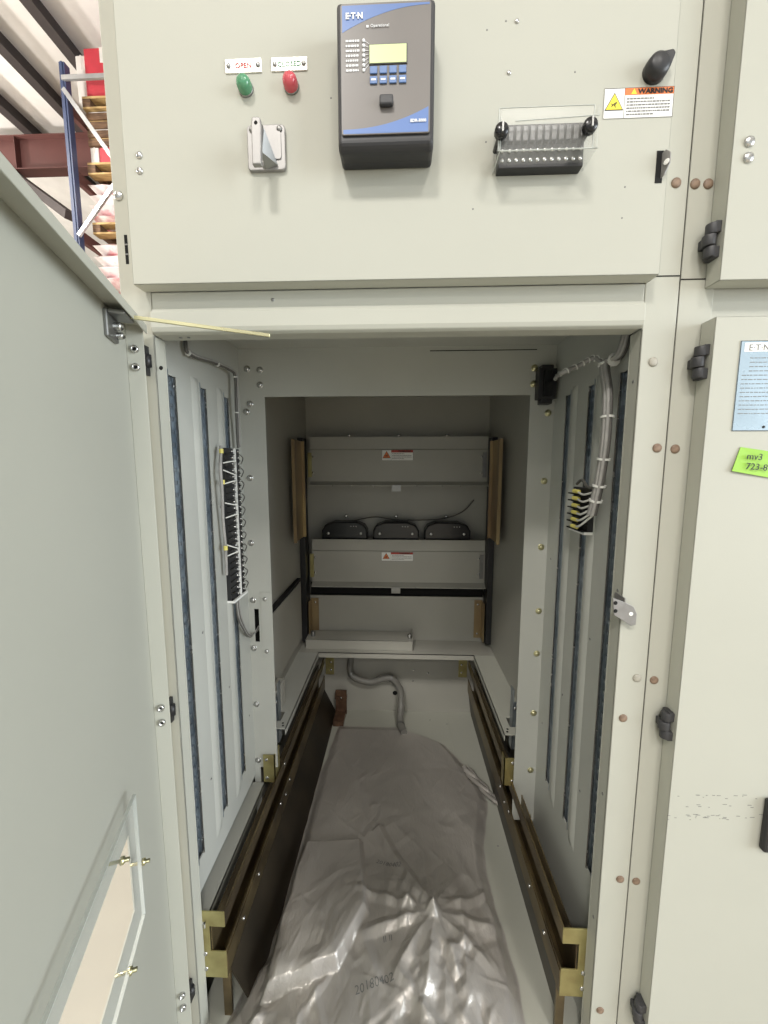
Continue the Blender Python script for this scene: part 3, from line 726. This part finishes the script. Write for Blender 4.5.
# warning labels
def greek(m, x0, x1, z, h, y, rnd, gap=.0015, lo=.002, hi=.008):
    x = x0
    while x < x1-.001:
        l = min(rnd.uniform(lo, hi), x1-x); m.box(x, x+l, y-.0002, y, z, z+h); x += l+gap
def warn(x0, x1, z0, z1, Y, lbl, head='label_orange', small=False, split=.30):
    t = thing('warning_label', ((x0+x1)/2, Y, z0), lbl, 'label')
    w_, h_ = x1-x0, z1-z0
    MB().box(x0, x1, Y-.0004, Y, z0, z1).build('sticker', 'white_label', t)
    y = Y-.0004
    xs_ = x0+w_*split
    MB().box(xs_, x1-.0006, y-.0002, y, z1-h_*.24, z1-.0006).build('header', head, t)
    # pictogram triangle
    cx_ = x0+w_*split*.5; cz_ = z0+h_*.5; r_ = min(w_*split*.48, h_*.42)
    tri = lambda r: [(cx_, cz_+r*1.0), (cx_-r*.95, cz_-r*.65), (cx_+r*.95, cz_-r*.65)]
    MB().prism([(x, y, z) for x, z in tri(r_)], (0, -.0002, 0)).build('triangle_border', 'ink', t)
    MB().prism([(x, y-.0002, z) for x, z in tri(r_*.86)], (0, -.0002, 0)).build('triangle', 'label_yellow' if not small else 'label_orange', t)
    yy = y-.0004; s = r_*.3
    m = MB()
    for A, B in (((-.9, -.6), (-.1, .3)), ((-.1, .3), (.5, .7)), ((-.1, .3), (.5, -.8)), ((-.5, -.2), (-.9, .5)), ((.9, .9), (.2, -.2))):
        m.bar((cx_+A[0]*s, yy, cz_-r_*.15+A[1]*s), (cx_+B[0]*s, yy, cz_-r_*.15+B[1]*s), s*.28, .0002, up=(0, -1, 0))
    m.build('pictogram', 'ink', t)
    fr = MB(); e = .0005
    fr.box(x0, x1, y-.0002, y, z0, z0+e).box(x0, x1, y-.0002, y, z1-e, z1).box(x0, x0+e, y-.0002, y, z0, z1).box(x1-e, x1, y-.0002, y, z0, z1).box(xs_-e, xs_, y-.0002, y, z0, z1)
    fr.build('border', 'ink', t)
    text('header_lettering', 'WARNING', h_*.22, 'ink', t, (xs_+(x1-xs_)*.62, y-.0005, z1-h_*.205), align='CENTER', bold=h_*.008, xs=1.15)
    if not small:
        hx = xs_+(x1-xs_)*.18; hz = z1-h_*.215
        MB().prism([(hx-.004, y-.0004, hz), (hx+.004, y-.0004, hz), (hx, y-.0004, hz+.007)], (0, -.0001, 0)).build('alert_symbol', 'label_yellow', t)
    rnd = random.Random(5); m = MB(); k = 6 if not small else 4
    for i in range(k):
        z = z1-h_*(.34+.62*i/k); greek(m, xs_+w_*.03, xs_+(x1-xs_)*(.93 if i not in (0, k-1) else .6), z-h_*.045, h_*.05, y, rnd, gap=w_*.008, lo=w_*.015, hi=w_*.05)
    m.build('small_print', 'ink_grey', t)
a, b_ = onY(604.5, 89, UY), onY(672, 117, UY)
warn(a.x, b_.x, b_.z, a.z, UY, 'white warning label with orange header and yellow triangle under the black knob')
a, b_ = onY(382, 450, 1.0455), onY(413, 460.5, 1.0455)
warn(a.x, b_.x, b_.z, a.z, 1.0435, 'small white warning label on the upper shutter', 'label_red', True)
a, b_ = onY(381.5, 552, 1.0455), onY(413, 561, 1.0455)
warn(a.x, b_.x, b_.z, a.z, 1.0435, 'small white warning label on the lower shutter', 'label_red', True)

# nameplate and sticky note on neighbour door
a = onY(739, 341, UY); b_ = onY(733, 431, UY)
npl = thing('rating_nameplate', (a.x+.06, UY, b_.z), 'silver rating nameplate, blue daylight sheen in its colour, on the right closed door', 'nameplate')
X0_ = (a.x+b_.x)/2
MB().box(X0_, X0_+.13, UY-.001, UY, b_.z, a.z).build('plate', 'nameplate_daylit', npl)
m = MB(); y = UY-.001
e = .0008
m.box(X0_, X0_+.13, y-.0002, y, a.z-e, a.z).box(X0_, X0_+.13, y-.0002, y, b_.z, b_.z+e).box(X0_, X0_+e, y-.0002, y, b_.z, a.z).box(X0_+.13-e, X0_+.13, y-.0002, y, b_.z, a.z)
m.build('border', 'ink', npl)
MB().box(X0_+.006, X0_+.12, y-.0002, y, a.z-.016, a.z-.003).build('header_band', 'white_label', npl)
text('logo', 'E\u00b7T\u00b7N', .013, 'ink_grey', npl, (X0_+.012, y-.0004, a.z-.0145))
rnd = random.Random(9); m = MB()
for i in range(14):
    z = a.z-.026-.0064*i
    greek(m, X0_+(.006 if i > 3 else .016), X0_+(.05 if i < 9 else .10), z, .0012, y, rnd)
m.build('small_print', 'ink_grey', npl)
inst(head_mesh('rivet', 'ink', .0022, .001), 'rivet', npl, (onY(763, 427, UY).x, y, onY(763, 427, UY).z))
a = onY(741, 447, UY-.002); b_ = onY(731, 471, UY-.002)
sn = thing('sticky_note', (a.x+.04, UY, b_.z-.003), 'lime green sticky note with handwritten numbers on the right closed door', 'note')
c_ = onY(768, 478, UY-.002); d_ = onY(768, 451, UY-.002)
ex = .03; sl = (d_.z-a.z)/(d_.x-a.x)
MB().prism([(a.x, UY-.0015, a.z), (b_.x, UY-.004, b_.z), (c_.x+ex, UY-.0015, c_.z+sl*ex), (d_.x+ex, UY-.0015, d_.z+sl*ex)], (0, .0008, 0)).build('paper', 'sticky_green', sn)
for s_, px, py in (('mv3', 745, 459), ('723-8', 744, 469)):
    q = onY(px, py, UY-.003); text('handwriting', s_, .0145, 'ink', sn, (q.x, UY-.0052, q.z), rot=(R(90), R(5), 0))

# ------------------------------------------------------------------ WIRING
def wx(x, y, X): return onX(x, y, X)
# left terminal block on the left panel, facing right
lx = -WX
zt_ = onX(232, 448, -.40).z; zb_ = onX(238, 600, -.40).z
tbk = thing('terminal_block', (lx, .35, zb_), 'long black terminal strip with white marker stripe on the left inner panel', 'terminal block')
y0, y1 = onX(229, 480, -.405).y, onX(243, 480, -.405).y
NP = 24; pitch = (zt_-zb_)/NP
TS = head_mesh('terminal_screw', 'steel', .0033, .0055, (1, 0, 0))
MB().box(lx, lx+.012, y0, y1, zb_, zt_).build('base', 'black_plastic', tbk)
ym = y0+(y1-y0)*.60
for i in range(NP):
    z = zb_+pitch*i
    MB().box(lx+.012, lx+.015, y0, y1, z, z+.0026).build('barrier', 'black_gloss', tbk)
    for yy in (y0+(y1-y0)*.42, y0+(y1-y0)*.86): inst(TS, 'terminal_screw', tbk, (lx+.012, yy, z+pitch*.58))
MB().box(lx+.012, lx+.0175, ym-.0015, ym+.0022, zb_, zt_).build('marker_strip', 'white_label', tbk)
MB().box(lx, lx+.02, y0, y1, zb_-.006, zb_).build('end_stop', 'white_label', tbk)
# its wires
lw = thing('wire_loom', (lx, .3, zb_), 'grey wire loops and jumpers beside the long black terminal strip', 'wires')
def V3(x, y, X): return onX(x, y, X)
trunk = smooth([V3(221, 446, -.41), V3(220.5, 470, -.405), V3(222, 490, -.405), V3(223, 520, -.41), V3(225.5, 548, -.41), V3(226.5, 575, -.412)], 6)
MB().tube(trunk, .004, 8).build('trunk', 'cable_grey', lw)
for k, (ya, yb) in enumerate(((463, 466), (470, 471), (484, 484), (503, 498), (518, 517), (545, 543), (556, 553))):
    A = V3(222 + (ya-446)*.05, ya, -.405); B = V3(233.5 + (yb-446)*.03, yb, -.402)
    mid = (A+B)/2 + Vector((.016, 0, -.01 if k % 2 else .008))
    MB().tube(smooth([A, mid, B], 6), .0016, 6).build('jumper', 'wire_white', lw)
for y in (451, 482, 548): 
    p = V3(221 + (y-446)*.045, y, -.405); MB().tube([p+Vector((0, 0, .005)), p-Vector((0, 0, .005))], .0052, 8).build('wire_marker', 'wire_marker', lw)
for k in range(11):
    z = zb_ + (zt_-zb_)*(.96-.088*k); A = Vector((lx+.018, y0+(y1-y0)*.92, z)); B = Vector((lx+.014, y1+.004, z-.024))
    MB().tube(smooth([A, (A+B)/2+Vector((.006, .002, .003)), B], 5), .0014, 6).build('jumper', 'cable_dark', lw)
# cable from the roof corner down to the strip
lc = thing('cable', V3(237, 447, -.41), 'grey cable from the top left corner down to the long terminal strip', 'cable')
pts = smooth([Vector((-.42, .045, 1.625)), Vector((-.418, .12, 1.618)), onX(188, 353, -.412), onX(212, 362, -.412), onX(230, 370, -.405), onX(235, 377, -.402), onX(236, 400, -.402), onX(237, 425, -.405), onX(238, 448, -.408)], 8)
MB().tube(pts, .0034, 8).build('sheath', 'cable_dark', lc)
MB().tube([p + Vector((.003, .005, .003)) for p in pts], .0024, 8).build('sheath', 'cable_grey', lc)
for t_ in (16, 26, 40, 52): 
    p = pts[t_]; d = (pts[t_+1]-p).normalized(); MB().tube([p-d*.0015, p+d*.0015], .0062, 8).build('cable_tie', 'wire_white', lc)
# tail wires into the slot
lt_ = thing('cable', V3(247, 635, -.41), 'bundle of grey wires entering the slot below the long terminal strip', 'cable')
for k in range(4):
    A = Vector((-.408, y0+.012+.006*k, zb_-.004)); q = onY(257, 632, BY+.004)
    pts = smooth([A, A+Vector((.003, .004, -.05)), onX(244.5+.8*k, 631, -.405), onY(250+k, 637-k, BY-.012), Vector((q.x, BY+.02, q.z+.004*k))], 6)
    MB().tube(pts, .002, 6).build('wire', 'cable_grey' if k % 2 else 'cable_dark', lt_)
# right terminal block
rz1_ = onX(580, 488, .40).z; rz0_ = onX(578, 531, .40).z
ry1, ry0 = onX(572, 510, .41).y, onX(588, 510, .41).y
rb = thing('terminal_block', (WX, ry0, rz0_), 'short black terminal block with yellow wire markers on the right inner panel', 'terminal block')
MB().box(WX-.014, WX, ry0, ry1, rz0_, rz1_).build('base', 'black_plastic', rb)
NP = 6; pt = (rz1_-rz0_)/NP
MB().box(WX-.02, WX, ry0, ry1, rz0_-.006, rz0_).build('end_stop', 'white_label', rb)
for i in range(NP):
    z = rz0_+pt*i
    MB().box(WX-.026, WX-.014, ry0, ry1, z, z+.003).build('barrier', 'black_gloss', rb)
    inst(head_mesh('terminal_screw', 'steel', .0032, .006, (-1, 0, 0)), 'terminal_screw', rb, (WX-.014, ry1-.012, z+pt*.6))
rc = thing('cable', onX(598, 490, .40), 'grey cable bundle hanging from the top right corner to the short terminal block', 'cable')
path = [Vector((.418, .05, 1.64)), onX(622, 352, .412), onX(608, 361, .405), onX(605, 368, .402), onX(608, 395, .40), onX(606, 440, .398), onX(601, 475, .396), onX(597, 495, .394), onX(592, 515, .392)]
pts = smooth(path, 8)
for k, (dx, dy) in enumerate(((0, 0), (-.004, .006), (.002, -.006), (-.006, -.002), (-.004, -.008))):
    MB().tube([p + Vector((dx, dy, 0)) for p in pts], .0038, 8).build('conductor', 'cable_grey' if k != 2 else 'cable_dark', rc)
for t_ in (12, 22, 36, 44, 52, 58):
    p = pts[t_]; d = (pts[t_+1]-p).normalized(); MB().tube([p-d*.002, p+d*.002], .0125, 10).build('cable_tie', 'wire_white', rc)
end = [onX(599, 490, .394), onX(597, 497, .394), onX(595, 503, .394), onX(593, 508, .394), onX(593, 512, .394), onX(592, 516, .394)]
for i in range(NP):
    z = rz1_-pt*(i+.5); B = Vector((WX-.024, ry0+(ry1-ry0)*.45, z)); A = end[i]
    MB().tube(smooth([A, (A+B)/2+Vector((-.008, -.004, -.008)), B], 6), .0021, 6).build('conductor', 'wire_white', rc)
    C1 = Vector((WX-.026, ry0+(ry1-ry0)*.28, z)); C2 = Vector((WX-.026, ry0+(ry1-ry0)*.62, z))
    MB().tube([C1, C2], .0042, 8).build('wire_marker', 'wire_marker', rc)
MB().tube(smooth([onX(577, 484, .40), onX(582, 480, .398), onX(588, 487, .398), onX(594, 488, .396)], 6), .003, 8).build('conductor', 'cable_dark', rc)
# black plug on the baffle and spiral wrapped lead
a, b_ = onY(538.5, 365, BY-.02), onY(554.5, 404, BY-.02)
pg = thing('plug_connector', ((a.x+b_.x)/2, BY, b_.z), 'black rectangular plug connector on the right of inner frame top', 'connector')
MB().box(a.x, b_.x, BY-.03, BY, b_.z+.012, a.z-.010).box(a.x+.008, b_.x-.008, BY-.026, BY, b_.z, a.z).build('housing', 'black_plastic', pg, bevel=.002)
MB().box(a.x+.010, b_.x-.014, BY-.04, BY-.03, b_.z+.016, a.z-.016).build('hood', 'black_gloss', pg, bevel=.002)
sl_ = thing('cable', ((b_.x), BY-.03, (a.z+b_.z)/2), 'spiral wrapped lead from the black plug to the top right cable bundle', 'cable')
ld_ = smooth([Vector((b_.x-.01, BY-.042, (a.z*.6+b_.z*.4))), onX(560, 374, .34), onX(580, 365, .375), onX(594, 358, .395), onX(604, 364, .402)], 10)
MB().tube(ld_, .0045, 8).build('lead', 'cable_grey', sl_)
hel = []
for i, p in enumerate(ld_):
    for s_ in range(4):
        t = i + s_/4
        if i < len(ld_)-1: q = p.lerp(ld_[i+1], s_/4)
        else: q = p
        hel.append(q + Vector((0, math.cos(t*1.6), math.sin(t*1.6)))*.006)
MB().tube(hel, .0014, 5).build('spiral_wrap', 'wire_white', sl_)

# contact bushings behind the shutters
for (x, lbl) in ((345, 'black contact bushing at left between the shutters'), (396, 'black contact bushing in the middle between the shutters'), (447, 'black contact bushing at right between the shutters')):
    q = onY(x, 540, 1.09); r_ = .105
    t = thing('contact_bushing', (q.x, 1.10, 1.0), lbl, 'bushing', 'contact bushings between the shutters')
    m = MB(); prof = [(q.x-r_, 1.0), (q.x+r_, 1.0), (q.x+r_, 1.055), (q.x+r_*.86, 1.08), (q.x+r_*.5, 1.095), (q.x-r_*.5, 1.095), (q.x-r_*.86, 1.08), (q.x-r_, 1.055)]
    m.prism([(a_, 1.075, b2) for a_, b2 in prof], (0, .0745, 0)); m.build('insulator', 'black_gloss', t, bevel=.006)
    for dx in (-.075, .075): inst(BIGSCREW, 'bolt', t, (q.x+dx, 1.075, 1.042))
    inst(BIGSCREW, 'bolt', t, (q.x, 1.13, 1.115))
    for dx in (.03, .042, .054): inst(SCREW_T, 'screw', t, (q.x+dx, 1.075, 1.075))
ww = MB().tube(smooth([onY(352, 521, 1.12), onY(375, 517, 1.12), onY(400, 520, 1.12), onY(440, 519, 1.12), onY(462, 512, 1.12), onY(474, 500, 1.13)], 6), .003, 6).build('control_wire', 'cable_dark')
tag(ww, 'thin dark wire running above the black contact bushings', 'wire')

# hose, copper bar
HY = 1.115
hz = thing('conduit_hose', onY(400, 728, 1.05), 'grey flexible conduit hose looping down the lower rear wall', 'hose')
path = [onY(352, 652, 1.13), onY(350, 668, 1.13), onY(354, 677, HY), onY(370, 682, HY), onY(385, 678, HY), onY(393, 679, HY), onY(400, 690, HY), onY(401, 705, 1.09), onY(400, 722, 1.03), onZ(404, 733, .14)]
pts = smooth(path, 10)
MB().tube(pts, .0165, 12).build('hose', 'hose_grey', hz)
for i in (16, 47, 82):
    p = pts[i]; d = (pts[i+1]-p).normalized(); MB().tube([p-d*.004, p+d*.004], .019, 12).build('hose_clamp', 'steel_dull', hz)
q0, q1 = onY(336, 691, 1.12), onY(347, 725, 1.05)
cb_ = thing('copper_bar', (q0.x+.02, 1.08, .12), 'copper ground contact bar standing at the rear left of the floor', 'ground bar')
MB().box(q0.x, q0.x+.055, 1.10, 1.112, .13, onY(340, 691, 1.10).z).build('upright', 'copper', cb_, bevel=.001)
MB().box(q0.x, q0.x+.05, 1.02, 1.10, .12, .145).build('shoe', 'copper', cb_, bevel=.001)
MB().box(q0.x-.002, q0.x+.057, 1.094, 1.114, .21, .225).build('clamp', 'copper', cb_, bevel=.001)
inst(SCREW, 'bolt', cb_, (q0.x+.028, 1.096, .218))
gw = MB().tube(smooth([onY(186, 976, -.006), onY(187, 990, -.008), onY(184, 1008, -.008), onY(176, 1024, -.006), onY(170, 1040, -.004)], 6), .003, 8).build('ground_wire', 'copper_brown_wire'); tag(gw, 'brown ground wire hanging at the foot of the left post', 'wire')

# ------------------------------------------------------------------ PLASTIC SHEET
FZ = .1205
def interp(tab, t):
    if t <= tab[0][0]: return tab[0][1]
    for (a0, b0), (a1, b1) in zip(tab, tab[1:]):
        if t <= a1: return b0+(b1-b0)*(t-a0)/(a1-a0)
    return tab[-1][1]
rowsL = [(x, y) for x, y in ((338, 728), (318, 780), (301, 845), (276, 925), (255, 975), (222, 1030), (205, 1075))]
rowsR = [(x, y) for x, y in ((405, 731), (445, 745), (468, 770), (488, 803), (484, 850), (490, 895), (506, 940), (520, 990), (526, 1040), (528, 1075))]
def tab(rows):
    o = [(onZ(x, y, FZ).y, onZ(x, y, FZ).x) for x, y in rows]; o.sort(); return o
TL, TR = tab(rowsL), tab(rowsR)
YF, YB = onZ(384, 1072, FZ).y, onZ(370, 727, FZ).y
rnd = random.Random(11)
CR = []
def crease(cx, cy, ang, L_, w_, a_): CR.append((cx, cy, math.cos(ang), math.sin(ang), L_/2, w_, a_))
for i in range(380):
    yy = YF + (YB-YF)*rnd.random()**1.35; xx = rnd.uniform(-.33, .34); fr = max(0, min(1, (.5-yy)/.45))
    crease(xx, yy, rnd.gauss(1.3, .7), rnd.uniform(.03, .16 if i > 120 else .24), rnd.uniform(.005, .013) if i > 120 else rnd.uniform(.01, .03), rnd.choice((1, 1, -1))*(rnd.uniform(.001, .003) if i > 120 else rnd.uniform(.002, .006+.006*fr)))
def tri(t): t = t % 1.0; return abs(2*t-1)
star = onZ(433, 930, FZ+.05)
for k in range(11):
    a_ = k*.571+rnd.uniform(-.12, .12); L_ = rnd.uniform(.14, .26); crease(star.x+math.cos(a_)*L_*.42, star.y+math.sin(a_)*L_*.42, a_, L_, .020, .011)
flap = [onZ(x, y, FZ+.03) for x, y in ((302, 846), (362, 843), (368, 930), (338, 988), (262, 1010), (272, 960))]
def inpoly(x, y, P):
    c = False; n = len(P); dmin = 9
    for i in range(n):
        a_, b2 = P[i], P[(i+1) % n]
        if (a_.y > y) != (b2.y > y) and x < (b2.x-a_.x)*(y-a_.y)/(b2.y-a_.y)+a_.x: c = not c
        ex_, ey = b2.x-a_.x, b2.y-a_.y; t = max(0, min(1, ((x-a_.x)*ex_+(y-a_.y)*ey)/(ex_*ex_+ey*ey)))
        dmin = min(dmin, math.hypot(x-a_.x-t*ex_, y-a_.y-t*ey))
    return dmin if c else -dmin
def sstep(a_, b2, t): t = max(0, min(1, (t-a_)/(b2-a_))); return t*t*(3-2*t)
def height(x, y, u, v):
    c = 0
    xw = x+.006*noise.noise(Vector((x*16, y*16, 1.7))); yw = y+.006*noise.noise(Vector((x*16, y*16, 7.7)))
    for cx_, cy_, ca_, sa_, hl, w_, a_ in CR:
        ex, ey = xw-cx_, yw-cy_
        if abs(ex) > hl+.03 or abs(ey) > hl+.03: continue
        t = ex*ca_+ey*sa_
        if abs(t) > hl: continue
        d = abs(-ex*sa_+ey*ca_)
        if d < w_: c += a_*(1-d/w_)*(1-(t/hl)**2)
    c += .006*noise.noise(Vector((x*9, y*9, 3.1)))+.003*noise.noise(Vector((x*22, y*22, 4.4)))
    front = 1-sstep(.12, .42, y)
    amp = .45 + .75*front
    inside = inpoly(x, y, flap)
    amp *= 1-.6*sstep(-.004, .02, inside)
    h = .012 + .022*sstep(.9, .2, y)*1.0
    h += amp*c
    # gathered star fold
    dx, dy = x-star.x, y-star.y; d = math.hypot(dx, dy); th = math.atan2(dy, dx)
    h += .030*math.exp(-(d/.16)**2)
    # long crease from back to the star
    e0 = onZ(378, 835, FZ); tt = ((x-e0.x)*(star.x-e0.x)+(y-e0.y)*(star.y-e0.y))/((star.x-e0.x)**2+(star.y-e0.y)**2)
    if 0 < tt < 1:
        dd_ = math.hypot(x-e0.x-tt*(star.x-e0.x), y-e0.y-tt*(star.y-e0.y)); h += .014*max(0, 1-dd_/.022)
    h += .028*sstep(-.006, .012, inside) + .06*sstep(0, .03, inside)*max(0, (.33-y))*.5
    h += .05*front*math.sin(math.pi*min(1, max(0, u)))
    edge = min(u, 1-u, (1-v)*1.5); h *= sstep(0, .06, edge)*.85+.15
    return max(.002, h)
NU, NV = 240, 320
m = MB(); vs_ = []
for j in range(NV+1):
    v = j/NV; y = YF+(YB-YF)*v
    L_, R_ = interp(TL, y), interp(TR, y)
    for i in range(NU+1):
        u = i/NU
        jit = .008*noise.noise(Vector((y*14, 0 if u < .5 else 5, 0)))
        x = L_+(R_-L_)*u + jit*abs(2*u-1)
        vs_.append((x, y, FZ+height(x, y, u, v)))
m.add(vs_, [(j*(NU+1)+i, j*(NU+1)+i+1, (j+1)*(NU+1)+i+1, (j+1)*(NU+1)+i) for j in range(NV) for i in range(NU)], True)
ps = thing('plastic_sheet', (0, .4, FZ), 'crumpled grey translucent plastic sheet lying on the compartment floor', 'plastic sheet')
m.build('sheet', 'poly_film', ps)
# twisted tail at the right edge
t0_ = onZ(466, 772, FZ+.02); t1_ = onZ(497, 806, FZ+.008)
m = MB(); nn = 14
for s_ in range(3):
    P_ = []
    for i in range(nn+1):
        t = i/nn; p = t0_.lerp(t1_, t); a_ = t*5+s_*2.1
        P_.append(p+Vector((math.cos(a_)*.010, math.sin(a_)*.010, .010+abs(math.sin(a_))*.008)))
    m.tube(P_, [.010-.003*t/nn for t in range(nn+1)], 6)
m.build('twisted_tail', 'poly_film', ps)
def drape(s_, px, py, size, rot):
    q = onZ(px, py, FZ+.06)
    o = text('print', s_, size, 'ink_grey', ps, (q.x, q.y, FZ), rot=(0, 0, rot), ext=0, align='CENTER')
    mw = Matrix.Translation(Vector((q.x, q.y, 0))) @ Matrix.Rotation(rot, 4, 'Z')
    for v_ in o.data.vertices:
        p = mw @ v_.co; L_, R_ = interp(TL, p.y), interp(TR, p.y)
        v_.co.z = height(p.x, p.y, (p.x-L_)/(R_-L_), (p.y-YF)/(YB-YF)) + .0012
drape('20180402', 375, 1000, .022, R(14)); drape('20180402', 388, 862, .02, R(-20)); drape('II II', 388, 955, .018, R(10))
# ------------------------------------------------------------------ PALLET RACK AND LOADS (behind, left)
RY = 4.5
u0 = onY(64, 65, RY)
rk = thing('pallet_rack', (u0.x, RY, 0), 'blue pallet rack upright frame with galvanized braces at far left', 'rack')
MB().box(u0.x-.035, u0.x+.035, RY-.04, RY+.04, 0, u0.z).box(u0.x-.012, u0.x+.012, RY-.05, RY-.04, 0, u0.z).build('upright', 'rack_blue', rk)
MB().box(u0.x+1.05, u0.x+1.14, RY-.04, RY+.04, 0, u0.z).build('upright', 'rack_blue', rk)
hb = onY(66, 78, RY-.05).z
MB().bar((u0.x, RY-.05, hb), (u0.x+1.1, RY-.05, hb), .03, .05).build('brace', 'rack_galv', rk)
d0 = onY(67, 93, RY); d1 = onY(112, 156, RY)
dd_ = d1-d0; MB().bar((d0.x, RY-.05, d0.z), (u0.x+1.1, RY-.05, d0.z+dd_.z/dd_.x*(u0.x+1.1-d0.x)), .03, .05).build('brace', 'rack_galv', rk)
d0 = onY(82, 238, RY); d1 = onY(113, 194, RY); dd_ = d1-d0
MB().bar((d0.x, RY-.05, d0.z), (u0.x+1.1, RY-.05, d0.z+dd_.z/dd_.x*(u0.x+1.1-d0.x)), .03, .045).build('brace', 'rack_galv', rk)
MB().box(u0.x-.01, u0.x+1.1, RY-.05, RY-.02, .15, .22).build('brace', 'rack_galv', rk)
lev = [onY(95, y, RY+.12).z-.14 for y in (96, 162.5, 222.5)]
for k, z in enumerate(lev):
    for yy in (RY+.15, RY+.2+2.4): pass
    MB().box(u0.x-.03, u0.x+.03, RY+.04, RY+2.6, z-.14, z-.01).box(u0.x+1.06, u0.x+1.12, RY+.04, RY+2.6, z-.14, z-.01).build('shelf_beam', 'girder_red', rk)
MB().box(u0.x-.045, u0.x+.045, RY+2.6, RY+2.68, 0, u0.z).box(u0.x+1.05, u0.x+1.14, RY+2.6, RY+2.68, 0, u0.z).build('upright', 'rack_blue', rk)
desc = ('top', 'middle', 'bottom')
for k, z in enumerate(lev):
    x0 = u0.x+.1
    t = thing('pallet', (x0+.5, RY+.7, z), 'wooden pallet on the %s visible rack level at far left' % desc[k], 'pallet', 'pallets on the rack')
    for j in range(6):
        yj = RY+.12+.2*j; MB().box(x0, x0+1.0, yj, yj+.12, z+.115, z+.14).build('deck_board', 'wood', t)
    for xj in (x0, x0+.45, x0+.9): MB().box(xj, xj+.1, RY+.12, RY+1.24, z+.022, z+.115).build('stringer', 'wood_dark', t)
    for j in (0, 2.5, 5):
        yj = RY+.12+.2*j; MB().box(x0, x0+1.0, yj, yj+.12, z, z+.022).build('bottom_board', 'wood', t)
    # slip layer below: dark cartons
def carton(x, y, z, w_, d_, h_, m_, lbl, cat='box', band=None):
    t = thing('carton', (x+w_/2, y+d_/2, z), lbl, cat)
    MB().box(x, x+w_, y, y+d_, z, z+h_).build('body', m_, t, bevel=.01)
    MB().box(x+w_*.45, x+w_*.55, y-.002, y+d_+.002, z+h_, z+h_+.003).box(x+w_*.45, x+w_*.55, y-.003, y, z+h_*.7, z+h_).build('tape', 'white_carton', t)
    return t
zt0 = lev[0]+.14; xa = onY(84, 80, RY+.15)
hh = onY(88, 48, RY+.15).z-zt0
carton(xa.x+.02, RY+.15, zt0, .46, .5, max(.3, hh), 'red_carton', 'tall red carton on the top pallet of the rack')
carton(xa.x-.13, RY+.2, zt0, .14, .5, max(.28, hh*.95), 'white_carton', 'narrow white carton beside the tall red carton')
carton(xa.x+.5, RY+.2, zt0, .3, .5, .3, 'white_carton', 'white carton behind the cabinet edge on the top pallet')
zt1 = lev[1]+.14; h2 = onY(95, 147.5, RY+.15).z-zt1
carton(u0.x+.25, RY+.15, zt1, .7, .9, h2, 'red_carton', 'low wide red carton on the middle pallet of the rack')
carton(u0.x+.13, RY+.15, zt1, .11, .8, h2, 'white_carton', 'thin pale carton at the end of the middle pallet')
# brown board stack right below the top pallet
t = thing('board_stack', (u0.x+.6, RY+.6, onY(95, 145.5, RY+.14).z), 'stack of dark brown boards between the top and middle pallets', 'boards')
zA, zB = onY(95, 145.5, RY+.14).z, lev[0]-.005
for j in range(4):
    z = zA + (zB-zA)*j/4; hj = (zB-zA)/4
    MB().box(u0.x+.12, u0.x+1.05, RY+.14, RY+1.1, z, z+hj*.72).build('board', 'wood_dark', t)
    MB().box(u0.x+.14, u0.x+1.05, RY+.16, RY+1.1, z+hj*.74, z+hj*.98).build('board', 'white_carton' if j % 2 else 'wood', t)
def bagload(z, h_, lbl):
    t = thing('wrapped_load', (u0.x+.6, RY+.6, z), lbl, 'bags')
    m = MB()
    for r_ in range(max(1, int(h_/.12))):
        for c in range(2):
            x0_, x1_ = u0.x+.07+.47*c, u0.x+.55+.47*c; zz = z+r_*h_/max(1, int(h_/.12)); hz_ = h_/max(1, int(h_/.12))
            b2 = MB(); nx, ny = 10, 8; top = []; 
            prof = lambda s: max(0, 1-abs(2*s-1)**10)**.5
            V_ = []; 
            for sgn in (1, -1):
                for j in range(ny+1):
                    for i in range(nx+1):
                        s1_, s2_ = i/nx, j/ny; k_ = min(prof(s1_), prof(s2_))
                        V_.append((x0_+(x1_-x0_)*s1_, RY+.13+.9*s2_, zz+hz_/2+sgn*hz_*.52*k_+.012*noise.noise(Vector((s1_*4+r_, s2_*4+c, z)))))
            o = (nx+1)*(ny+1)
            fs = [(q_*o+j*(nx+1)+i, q_*o+j*(nx+1)+i+1, q_*o+(j+1)*(nx+1)+i+1, q_*o+(j+1)*(nx+1)+i) for q_ in (0, 1) for j in range(ny) for i in range(nx)]
            b2.add(V_, fs, True); b2.build('bag', 'bag_wrap', t)
    return t
z3 = lev[2]+.14; zt3 = lev[1]-.03
bagload(z3+.02, zt3-z3-.045, 'wrapped white and red bags on the bottom visible pallet')
zl_ = lev[2]-.62
bagload(zl_, .56, 'wrapped white and red bags below the bottom visible pallet')
